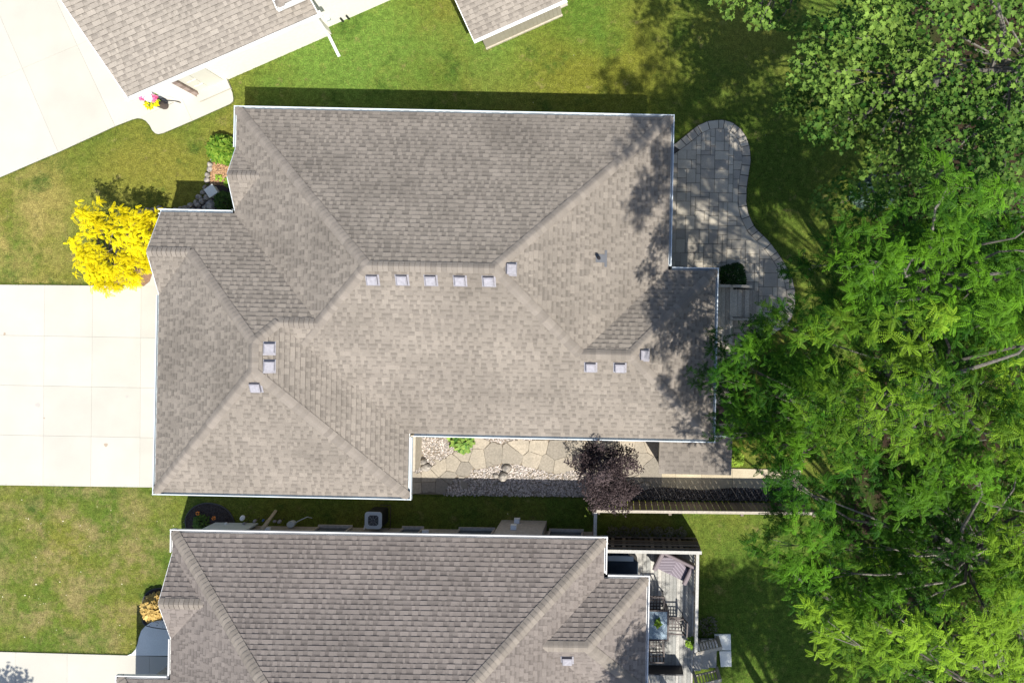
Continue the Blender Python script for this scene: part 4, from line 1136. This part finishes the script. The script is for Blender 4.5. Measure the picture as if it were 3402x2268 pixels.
lantern(750, 1739, .3, 'small white and orange garden ornament at the edge of the oval bed', M_white, .06, cat='garden ornament', nm='garden_ornament')
lantern(874, 1728, .4, 'blue garden ornament on a stake left of the leaning post', mat('blue_paint', (.02, .06, .22), (.05, .12, .4), .5), .045, cat='garden ornament', nm='garden_ornament')
q = N(964, 1742, .4); e = empty('wheelbarrow_ornament', (q.x, q.y, 0), .3, 'grey metal garden ornament with a long thin handle against the wall', 'garden ornament')
v = MB(); v.lathe([(.06, .05), (.13, .2), (.14, .36), (.12, .38)], sides=10, tone=.5, sy=.8); v.build('tub', M_steel, e)
v = MB(); v.tube([(.12, 0, .3), (.4, .05, .35), (.62, .08, .42), (.66, -.02, .2)], .015, 6, .6); v.tube([(-.1, 0, .2), (-.2, -.08, .1), (-.22, -.1, 0)], .02, 6, .4); v.build('handle', M_steel, e)
v = MB(); a, b = N(916, 1697, 0), N(868, 1762, 2.1); v.bar(a, a.lerp(b, .55), .085, .085, .6); v.bar(a.lerp(b, .55), b, .11, .10, .35)
tag(v.build('wooden_post', M_wood), 'brown wooden post leaning from the shaded grass against the gutter', 'post')

# hot tub, loveseat, table and chairs on the south deck
DM = lambda x, y, z: N(1980+x/4.9, 1740+y/4.9, z)
q = DM(380, 520, 1.3); ht = empty('hot_tub', (q.x, q.y-.42, .55), -.0174, 'dark navy covered hot tub tucked between the lattice screen and the house', 'hot tub')
v = MB(); oc = [(.62*math.cos(a)*1.0, .52*math.sin(a)) for a in np.arange(8)*math.pi/4+math.pi/8]
v.slab(oc, 0, .62, .3); v.build('shell', M_dark, ht)
v = MB(); v.slab([(x*1.04, y*1.04) for x, y in oc], .62, .72, .5, .03); v.build('cover', M_navy, ht)
v = MB(); v.box((0.02, .34, .735), (.85, .16, .03), 0, .0); v.build('cover_lifter', M_steel, ht)
# wicker loveseat: seat, back, two rolled arms
q = DM(1265, 690, 1.0); ls = empty('wicker_loveseat', (q.x, q.y, .55), -.45, 'dark woven wicker loveseat with rolled arms, angled in the deck corner', 'loveseat')
v = MB(); v.box((0, 0, .22), (.86, .50, .36), 0, .4); v.build('base', M_wick, ls)
v = MB()
for k in range(15):                                     # chevron weave ribs
    for sg in (-1, 1):
        x0 = -.005+sg*.0; 
        a = Vector((0, -.27+k*.045, .425)); b = Vector((sg*.36, -.27+k*.045-.2, .425))
        lo = max(0, min(1, ((-.26)-a.y)/(b.y-a.y))) if b.y < -.26 else 1
        if a.y > .27: a = a.lerp(b, (a.y-.27)/(a.y-b.y))
        if lo > .05: v.bar(a, Vector((0, -.27+k*.045, .425)).lerp(b, lo), .026, .014, .3+.6*(k % 2))
v.box((0, 0, .405), (.74, .54, .03), 0, .2)
for k in range(5):
    for sg in (-1, 1):
        y0 = .26-.0*k; a = Vector((sg*(.08+.08*k), .27, .425)); b = Vector((sg*.36, .27-(.28-.08*k)*.55, .425))
        if (b-a).length > .04: v.bar(a, b, .026, .014, .3+.6*(k % 2))
v.build('seat', M_cush, ls)
v = MB(); v.bar((-.44, .29, .55), (.44, .29, .55), .09, .42, .4); v.tube([(-.46, .30, .78), (.46, .30, .78)], .05, 10, .6); v.build('backrest', M_wick, ls)
for sg in (-1, 1):
    v = MB(); v.box((sg*.42, -.02, .38), (.07, .56, .34), 0, .4); v.tube([(sg*.42, -.32, .56), (sg*.42, .28, .58)], .06, 10, .7); v.build('armrest', M_wick, ls)
ls.scale = (1.25, 1.08, 1)
# table
q = N(1980+1020/4.9, 1948+630/4.9, 1.28); tb = empty('patio_table', (q.x-.06, q.y, .55), -.0174, 'rectangular patio table with a blue glass top on the grey deck', 'table')
v = MB(); v.box((0, 0, .72), (.66, .88, .012), 0, .6); v.build('glass_top', M_glass, tb)
v = MB()
for sg in (-1, 1): v.box((sg*.36, 0, .72), (.06, .98, .04), 0, .6); v.box((0, sg*.465, .72), (.66, .05, .04), 0, .6)
v.build('frame', M_metalb, tb)
for sx in (-1, 1):
    for sy in (-1, 1): v = MB(); v.box((sx*.33, sy*.43, .35), (.05, .05, .7), 0, .4); v.build('leg', M_metalb, tb)
def patio_chair(x, y, rz, lab):
    q = N(x, y, 1.0); e = empty('patio_chair', (q.x, q.y, .55), rz, lab, 'chair', 'dark metal chairs round the patio table')
    v = MB()
    for sg in (-1, 1): v.bar((sg*.21, -.21, .42), (sg*.21, .21, .42), .03, .03); v.bar((-.21, sg*.21, .42), (.21, sg*.21, .42), .03, .03)
    for k in (-1, 0, 1): v.bar((k*.1, -.2, .42), (k*.1, .2, .42), .03, .012)
    for k in (-1, 0, 1): v.bar((-.2, k*.1, .424), (.2, k*.1, .424), .03, .012)
    v.build('seat', M_metalb, e)
    v = MB()
    for sg in (-1, 1): v.bar((sg*.22, -.22, .42), (sg*.22, -.34, .92), .03, .03)
    v.bar((-.22, -.34, .92), (.22, -.34, .92), .04, .03); v.bar((-.22, -.27, .6), (.22, -.27, .6), .03, .02)
    for k in (-1, 0, 1): v.bar((k*.1, -.25, .5), (k*.1, -.33, .9), .03, .012)
    v.build('backrest', M_metalb, e)
    for sg in (-1, 1): v = MB(); v.bar((sg*.24, -.26, .66), (sg*.24, .2, .64), .04, .03); v.build('armrest', M_metalb, e)
    for sx in (-1, 1):
        for sy in (-1, 1): v = MB(); v.bar((sx*.21, sy*.2, .42), (sx*.23, sy*.24, 0), .03, .03); v.build('leg', M_metalb, e)
    return e
patio_chair(2181, 2003, math.pi, 'dark metal chair above the glass patio table')
patio_chair(2244, 2073, math.pi/2-.05, 'dark metal chair on the right side of the glass patio table')
patio_chair(2180, 2145, 0, 'dark metal chair below the glass patio table')
q = N(2186, 2070, 1.35)
pl_ = empty('table_plant', (q.x, q.y, 1.28), 0, 'leafy plant in a small dark pot on the glass table', 'potted plant')
v = MB(); v.lathe([(.05, 0), (.07, .1), (.07, .11)], sides=12, tone=.3); v.build('pot', M_dark, pl_)
n = 60; u = rng.uniform(0, 6.28, n); P = np.stack([.05*np.cos(u)*rng.random(n), .08*np.sin(u)*rng.random(n)+.02, .1+.12*rng.random(n)], 1); Dr = norm(np.stack([np.cos(u), np.sin(u), np.full(n, .4)], 1)); X, Y, Z = leaf_frame(n, Dr, .4, .3)
inst('foliage', OVAL[0], OVAL[1], P, X, Y, Z, rng.uniform(.07, .13, n), rng.uniform(0, 1, n), M_shrub, pl_)
pp = empty('potted_plant', tuple(N(2296, 2132, .8)[:2])+(.55,), 0, 'bright green plant in a white pot beside the deck rail', 'potted plant')
v = MB(); v.lathe([(.10, 0), (.14, .24), (.15, .25), (.13, .26)], sides=14, tone=.9); v.build('pot', M_white, pp)
n = 150; u = rng.uniform(0, 6.28, n); k_ = rng.random(n)**.6; P = np.stack([.14*np.cos(u)*k_, .16*np.sin(u)*k_, .28+.2*rng.random(n)*(1.1-k_)], 1); Dr = norm(np.stack([np.cos(u), np.sin(u), np.full(n, .3)], 1)); X, Y, Z = leaf_frame(n, Dr, .35, .3)
inst('foliage', OVAL[0], OVAL[1], P, X, Y, Z, rng.uniform(.06, .11, n), rng.uniform(.2, .7, n), M_shrub, pp)
# slatted bench at the bottom of the deck
q = N(2206, 2258, 1.0); bn = empty('deck_bench', (q.x, q.y, .55), -.0174, 'low slatted grey bench with a tall dark back at the bottom edge of the deck', 'bench')
v = MB(); 
for k in range(11): v.box((-.52+k*.104, -.12, .44), (.092, .55, .03), 0, random.random())
v.build('seat', M_woodG, bn)
v = MB(); v.box((0, .19, .44), (1.22, .06, .05), 0, .5); v.build('seat_frame', M_steel, bn)
v = MB(); v.box((0, .28, .35), (1.2, .04, .72), 0, .2); v.build('backrest', M_dark, bn)
for sx in (-1, 1): v = MB(); v.box((sx*.55, -.1, .22), (.06, .5, .43), 0, .3); v.build('leg', M_metalb, bn)

# neighbour's flower pot and hose reel
q = N(545, 365); fp = empty('flower_planter', (-15.08, 7.34, 0), 0, 'tall brown planter overflowing with pink and yellow flowers on the concrete', 'planter')
v = MB(); v.lathe([(.10, 0), (.13, .1), (.15, .62), (.17, .72), (.15, .73)], sides=14, tone=.5); v.build('pot', M_pot, fp)
for nm, m, n, zz, sz, off, ar in (('leaves', M_gold, 130, .85, .09, (-.0, -.12), .16), ('leaves', M_shrub, 110, .85, .09, (0, .02), .2), ('flowers', M_pink, 150, 1.02, .075, (-.16, .12), .17), ('flowers', M_pink, 60, .98, .07, (.14, -.02), .09)):
    u = rng.uniform(0, 6.28, n); k_ = rng.random(n)**.5; P = np.stack([off[0]+ar*np.cos(u)*k_, off[1]+ar*np.sin(u)*k_, zz+.12*rng.random(n)], 1); Dr = norm(np.stack([np.cos(u), np.sin(u), np.full(n, .3)], 1)); X, Y, Z = leaf_frame(n, Dr, .35, .3)
    inst(nm, OVAL[0], OVAL[1], P, X, Y, Z, rng.uniform(.7, 1.3, n)*sz, rng.uniform(.1, .9, n), m, fp)
q = N(560, 345, .5); hr = empty('hose_reel', (N(552, 356)[0], N(552, 356)[1]+.06, 0), -TH, 'garden hose reel with a black hose hung on the white brick wall', 'hose reel')
v = MB(); v.box((0, .06, .95), (.34, .1, .34), 0, .7); v.lathe([(.13, .9), (.13, 1.12), (.05, 1.14)], (0, -.03, 0), 14, .9); v.build('reel', M_white, hr)
v = MB(); v.tube([(.16+.13*math.cos(a), -.1+.03*math.sin(a*2), .55+.17*math.sin(a)) for a in np.linspace(0, 6.283, 20)], .022, 6, .2, False)
v.tube([(0, -.06, 1.1), (.08, -.1, .8), (.16, -.1, .6), (.3, -.08, .4), (.42, -.1, .2), (.5, -.14, .06)], .016, 6, .2); v.build('hose', M_dark, hr)
v = MB(); v.tube([(.12, 0, 1.0), (.3, -.05, .9), (.45, -.08, .6), (.52, -.1, .3)], .006, 5, .6); v.box((.02, .02, 1.5), (.14, .1, .3), 0, .3); v.build('tap', M_steel, hr)

# ================================================================ PLANTS
bush('boxwood', 'round dark clipped boxwood beside the wooden deck', 3.72, 1.68, .43, .75, M_box, 2600, .055)
q = N(738, 495, .3); bush('leafy_shrub', 'bright green leafy shrub at the top of the entry bed', q.x, q.y, .43, .85, M_shrub, 900, .13, tone=(0, .75), sx=.95)
for (x, y, r_, h_, m, n, lab) in ((741, 668, .3, .5, M_dkgreen, 400, 'dark green shrub in the shade at the bottom of the entry bed'), (778, 655, .2, .5, M_dkgreen, 300, 'narrow olive shrub against the wall in the shaded entry bed'), (763, 605, .16, .25, M_shrub, 160, 'small lime plant beside the bark chips'), (706, 640, .14, .2, M_lav, 120, 'small grey green plant beside the square stone block'), (728, 590, .12, .12, M_shrub, 60, 'sprawling seedling on the bark chips')):
    q = N(x, y, h_*.5); bush('garden_plant', lab, q.x, q.y, r_, h_, m, n, .09)
q = N(1534, 1462, .15); bush('hosta', 'variegated green and cream hosta among the river pebbles', q.x, q.y, .34, .38, M_hosta, 230, .17, tone=(.1, 1))
q = N(664, 1737, .2); bush('garden_plant', 'green perennial growing in the oval corner bed', q.x, q.y, .22, .4, M_dkgreen, 220, .09, tone=(.4, 1))
for (x, y, lab) in ((662, 1702, 'orange marigold, upper left one in the oval corner bed'), (715, 1718, 'orange marigold, right one in the oval corner bed')):
    q = N(x, y); e = empty('marigold', (q.x, q.y, 0), 0, lab, 'flower', 'marigolds in the oval bed')
    n = 20; u = rng.uniform(0, 6.28, n); P = np.stack([.03*np.cos(u), .03*np.sin(u), .1+.03*rng.random(n)], 1); Dr = norm(np.stack([np.cos(u), np.sin(u), np.full(n, .5)], 1)); X, Y, Z = leaf_frame(n, Dr, .3, .3)
    inst('petals', OVAL[0], OVAL[1], P, X, Y, Z, np.full(n, .05), rng.random(n), M_orange, e)
    v = MB(); v.tube([(0, 0, 0), (0, 0, .1)], .008, 5); v.build('stem', M_dkgreen, e)
q = N(497, 2027, .6); bush('ornamental_grass', 'straw coloured clump of ornamental grass in the front porch bed', q.x+.05, q.y, .34, .8, M_tan, 1500, .16, tone=(.1, 1))
for k in range(7):
    q = N(2035+k*38, 1768+k*.6, .2); bush('border_plant', 'grey green border plant at the foot of the lattice screen', q.x, q.y, .16, .3, M_lav, 130, .06, group='border plants along the lattice screen')
q = N(2355, 2080, .1); bush('garden_plant', 'low grey green plant between the deck rail and the stairs', q.x, q.y, .3, .25, M_lav, 160, .07)
for k, (x, y) in enumerate(((2010, 430), (1985, 445), (2035, 445))):
    q = D(x, y, .3); bush('hosta', 'blue green hosta with pale flowers on the forest edge, '+('middle', 'left', 'right')[k]+' of three', q.x, q.y, .36, .4, mat('blue_leaves', (.02, .05, .03), (.06, .11, .085), .5, trans=.2) if k == 0 else bpy.data.materials['blue_leaves'], 200, .15, group='hostas at the forest edge')
q = N(2448, 1560, .3); bush('garden_plant', 'yellow green shrub at the corner of the lean-to shed', q.x, q.y+.35, .22, .5, M_shrub, 260, .09, tone=(.4, 1)); 

# golden sumac by the drive
gc = []; r = random.Random(4)
for (x, y, h, rr_) in ((285, 700, 2.2, .42), (330, 735, 2.0, .35), (268, 730, 2.1, .3), (378, 700, 1.7, .28), (430, 745, 2.1, .48), (470, 720, 1.8, .34), (400, 790, 2.2, .48), (455, 800, 2.3, .46), (255, 810, 1.9, .38), (290, 850, 2.0, .42), (275, 890, 1.9, .34), (335, 915, 2.1, .44), (390, 880, 2.3, .48), (440, 880, 2.1, .42), (360, 940, 1.8, .34), (310, 925, 1.7, .28), (415, 925, 1.7, .3), (470, 860, 1.6, .28), (300, 780, 1.8, .2), (495, 760, 1.6, .26), (485, 820, 1.9, .25)):
    q = N(x, y, h); gc.append((q.x, q.y, h-.25, rr_*.92, .34, r.uniform(.35, 1)))
tree('golden_sumac', 'bright yellow leaved small tree between the lawn and the driveway', tuple(N(375, 845)[:2]), gc, 'sumac', M_gold, 1250, .155, .05, cat='tree', limb=.012, fork=.2, tilt=.4)
# purple leaved tree by the fence
pc = []
for k in range(46):
    u = r.uniform(0, 6.28); q_ = r.random()**.5; x = 2012+q_*95*math.cos(u); y = 1580+q_*98*math.sin(u)
    h = 2.0+1.6*(1-q_)+r.uniform(-.2, .2); q = N(x, y, h); pc.append((q.x, q.y, h-.2, r.uniform(.18, .32), .28, r.uniform(.0, .9)))
for (x, y, h) in ((1895, 1530, 2.2), (2105, 1545, 2.4), (1925, 1520, 2.6), (2080, 1690, 2.0), (1990, 1480, 2.9), (2120, 1555, 2.1)):
    q = N(x, y, h); pc.append((q.x, q.y, h, .15, .1, .5))
tree('purple_leaf_tree', 'small dark purple leaved tree between the flagstones and the fence', tuple(N(2000, 1560)[:2]), pc, 'oval', M_purple, 3000, .064, .05, M_barkD, limb=.014, fork=.25, tilt=.6)

# ---- the wood on the right: each tree its own crown
GRP = 'tall trees of the wood along the right side'
def dome(cx, cy, zc, fall): return lambda x, y: zc-fall*((x-cx)**2+(y-cy)**2)
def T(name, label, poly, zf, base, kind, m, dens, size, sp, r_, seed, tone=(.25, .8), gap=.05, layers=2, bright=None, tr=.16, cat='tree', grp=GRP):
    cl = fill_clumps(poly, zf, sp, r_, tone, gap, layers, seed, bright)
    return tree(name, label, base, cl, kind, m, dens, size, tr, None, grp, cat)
pz = lambda pts, z: [(a, b, z) for a, b in pts]
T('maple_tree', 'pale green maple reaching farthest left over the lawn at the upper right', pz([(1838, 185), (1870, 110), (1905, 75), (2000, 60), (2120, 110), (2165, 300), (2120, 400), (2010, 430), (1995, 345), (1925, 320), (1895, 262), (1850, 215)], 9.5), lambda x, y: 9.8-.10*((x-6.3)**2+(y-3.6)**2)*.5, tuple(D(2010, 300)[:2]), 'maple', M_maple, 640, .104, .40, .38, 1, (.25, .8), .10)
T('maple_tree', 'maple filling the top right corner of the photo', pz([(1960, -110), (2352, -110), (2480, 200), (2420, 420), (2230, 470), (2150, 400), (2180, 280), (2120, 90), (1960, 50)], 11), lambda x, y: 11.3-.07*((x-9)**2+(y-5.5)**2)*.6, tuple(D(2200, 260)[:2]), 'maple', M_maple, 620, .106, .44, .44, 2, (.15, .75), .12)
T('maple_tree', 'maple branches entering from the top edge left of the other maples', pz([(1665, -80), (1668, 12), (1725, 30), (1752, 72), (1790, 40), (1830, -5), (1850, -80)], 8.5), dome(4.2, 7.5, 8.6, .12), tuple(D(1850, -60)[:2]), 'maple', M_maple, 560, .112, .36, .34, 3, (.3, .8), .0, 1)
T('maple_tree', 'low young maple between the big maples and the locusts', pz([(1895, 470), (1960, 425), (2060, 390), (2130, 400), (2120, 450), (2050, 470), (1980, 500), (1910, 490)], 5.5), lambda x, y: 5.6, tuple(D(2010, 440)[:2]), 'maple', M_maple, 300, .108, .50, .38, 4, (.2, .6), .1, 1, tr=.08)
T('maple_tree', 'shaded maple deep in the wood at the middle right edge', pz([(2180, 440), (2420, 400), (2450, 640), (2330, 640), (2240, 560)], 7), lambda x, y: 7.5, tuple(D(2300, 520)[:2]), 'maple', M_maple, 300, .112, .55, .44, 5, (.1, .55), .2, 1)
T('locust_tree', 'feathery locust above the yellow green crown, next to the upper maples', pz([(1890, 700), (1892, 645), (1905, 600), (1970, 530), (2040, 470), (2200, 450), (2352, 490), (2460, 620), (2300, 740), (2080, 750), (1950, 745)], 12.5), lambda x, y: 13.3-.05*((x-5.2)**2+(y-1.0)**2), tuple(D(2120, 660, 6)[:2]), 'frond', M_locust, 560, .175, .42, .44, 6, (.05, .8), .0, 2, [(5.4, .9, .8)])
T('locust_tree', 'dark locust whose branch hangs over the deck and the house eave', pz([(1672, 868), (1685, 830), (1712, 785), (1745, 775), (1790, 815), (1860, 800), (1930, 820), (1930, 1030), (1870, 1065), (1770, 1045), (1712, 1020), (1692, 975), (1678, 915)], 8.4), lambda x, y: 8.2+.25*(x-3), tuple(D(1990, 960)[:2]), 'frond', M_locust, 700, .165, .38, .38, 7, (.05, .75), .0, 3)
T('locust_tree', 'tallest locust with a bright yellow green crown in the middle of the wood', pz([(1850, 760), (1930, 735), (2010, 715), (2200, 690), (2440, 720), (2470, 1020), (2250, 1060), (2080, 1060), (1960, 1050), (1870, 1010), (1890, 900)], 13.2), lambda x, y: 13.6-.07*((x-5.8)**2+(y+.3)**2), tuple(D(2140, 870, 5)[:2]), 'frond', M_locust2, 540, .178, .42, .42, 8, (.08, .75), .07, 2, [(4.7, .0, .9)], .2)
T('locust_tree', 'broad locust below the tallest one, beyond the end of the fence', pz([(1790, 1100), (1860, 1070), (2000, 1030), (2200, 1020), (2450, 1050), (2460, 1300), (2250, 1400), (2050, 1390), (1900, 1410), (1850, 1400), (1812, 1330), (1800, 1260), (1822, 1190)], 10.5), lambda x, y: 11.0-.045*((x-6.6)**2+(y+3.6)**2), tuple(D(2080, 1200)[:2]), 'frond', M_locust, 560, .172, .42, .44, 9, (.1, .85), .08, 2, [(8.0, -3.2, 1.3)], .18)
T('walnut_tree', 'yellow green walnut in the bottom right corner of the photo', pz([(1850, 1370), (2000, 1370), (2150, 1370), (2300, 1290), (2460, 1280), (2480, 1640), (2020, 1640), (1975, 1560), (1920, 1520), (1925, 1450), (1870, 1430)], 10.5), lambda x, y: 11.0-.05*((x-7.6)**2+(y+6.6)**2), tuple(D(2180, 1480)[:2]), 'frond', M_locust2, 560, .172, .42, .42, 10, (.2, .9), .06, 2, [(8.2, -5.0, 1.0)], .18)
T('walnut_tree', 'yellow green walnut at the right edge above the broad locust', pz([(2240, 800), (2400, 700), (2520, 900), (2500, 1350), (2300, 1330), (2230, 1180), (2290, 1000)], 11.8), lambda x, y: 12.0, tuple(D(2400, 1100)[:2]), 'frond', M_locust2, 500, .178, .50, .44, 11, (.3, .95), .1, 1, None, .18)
# trees just outside the frame, they throw the dappled shade on the lower lawn
def offtree(name, label, cx, cy, rad, h, seed, kind='frond', m=None, n=26, size=.24, dens=260):
    r = random.Random(seed); cl = []
    for k in range(n):
        u = r.uniform(0, 6.28); q_ = r.random()**.55; cl.append((cx+rad*q_*math.cos(u), cy+rad*q_*math.sin(u), h-1.2*q_*q_+r.uniform(-.8, .4), r.uniform(.5, .85), .45, r.uniform(.2, .8)))
    tree(name, label, (cx, cy), cl, kind, m or M_locust, dens, size, .16, None, GRP)
offtree('locust_tree', 'locust standing beyond the bottom edge, right of the deck', 7.1, -15.0, 1.7, 11, 20, n=40)
offtree('locust_tree', 'locust standing beyond the bottom right corner', 11.0, -15.8, 2.9, 11, 21, n=80)
offtree('locust_tree', 'slender locust standing beyond the bottom edge near the deck', 5.6, -13.4, .8, 8.5, 23, n=9)
offtree('locust_tree', 'small locust close to the deck beyond the bottom edge', 2.3, -13.1, 1.2, 8.6, 24, n=16)
offtree('locust_tree', 'shorter locust hidden behind the feathery one, right of the patio', 8.6, .9, 1.7, 8.6, 25, n=34)
offtree('locust_tree', 'locust standing beyond the right edge level with the fence', 13.2, -4.0, 2.2, 12.5, 26, n=44)
q = (-18.1, -14.9); r = random.Random(8)
cl = [(q[0]+r.uniform(-1, .6), q[1]+r.uniform(-.7, .7), 5.2+r.uniform(-.6, .5), .5, .4, .5) for _ in range(12)]
tree('maple_tree', 'street maple beyond the lower left corner shading the driveway', q, cl, 'maple', M_maple, 220, .13, .09, None, None)

# ---- fallen leaves and clippings on the turf
n = 120; P = []
r = random.Random(31)
while len(P) < n:
    if r.random() < .62: x, y = r.uniform(-20.5, -14.2), r.uniform(-11, -5.6)
    else: x, y = r.uniform(-20, 5), r.uniform(-11, 11)
    P.append((x, y, .012))
P = np.array(P); u = rng.uniform(0, 6.28, n); Dr = np.stack([np.cos(u), np.sin(u), np.zeros(n)], 1); X, Y, Z = leaf_frame(n, Dr, .15, 0)
o = inst('fallen_leaves', OVAL[0], OVAL[1], P, X, Y, Z, rng.uniform(.02, .06, n)*rng.uniform(.6, 1.1, n), rng.uniform(0, 1, n), mat('dry_leaf', (.45, .38, .20), (.75, .70, .52), .8)); tag(o, 'pale dry leaves and clippings scattered over the lawns', 'fallen leaves', kind='stuff')
# ragged grass fringe growing over the edges of the concrete
def fringe(lines, n):
    P = []; r = random.Random(12)
    L = [(Vector(a), Vector(b)) for a, b in lines]; tot = sum((b-a).length for a, b in L)
    for a, b in L:
        m = int(n*(b-a).length/tot); t = (b-a).normalized(); nn = Vector((-t.y, t.x))
        for _ in range(m):
            p = a.lerp(b, r.random())+nn*r.gauss(0, .022); P.append((p.x, p.y, .012))
    P = np.array(P); k = len(P); u = rng.uniform(0, 6.28, k); Dr = norm(np.stack([np.cos(u), np.sin(u), np.full(k, 1.2)], 1)); X, Y, Z = leaf_frame(k, Dr, .8, .2)
    B = ([(-.09, 0, 0), (.09, 0, 0), (.05, .6, 0), (0, 1, 0), (-.05, .6, 0)], [(0, 1, 2, 3, 4)])
    o = inst('grass_fringe', B[0], B[1], P, X, Y, Z, rng.uniform(.04, .09, k), rng.uniform(0, 1, k), mat('grass_blades', (.05, .12, .012), (.19, .21, .04), .8, trans=.2)); tag(o, 'grass blades growing over the concrete edges', 'grass', kind='stuff')
def ch(pts): q = [tuple(N(a, b)[:2]) for a, b in pts]; return list(zip(q[:-1], q[1:]))
fringe(ch([(-20, 942), (480, 951)])+ch([(-20, 1608), (560, 1617)])+ch([(0, 591), (198, 506), (386, 420), (458, 394), (487, 403), (508, 434), (528, 447), (545, 443), (640, 403), (766, 347), (777, 329), (774, 309), (750, 267)])+ch([(0, 2162), (425, 2174), (452, 2155), (464, 2115), (486, 2076)])+ch([(752, 266), (1109, 109)])+ch([(1366, 1643), (1990, 1655)])+ch([(2480, 458), (2494, 535), (2480, 627), (2487, 714), (2552, 799), (2613, 886), (2643, 992), (2630, 1056), (2577, 1103)])+ch([(1616, 164), (1870, 52)]), 9000)
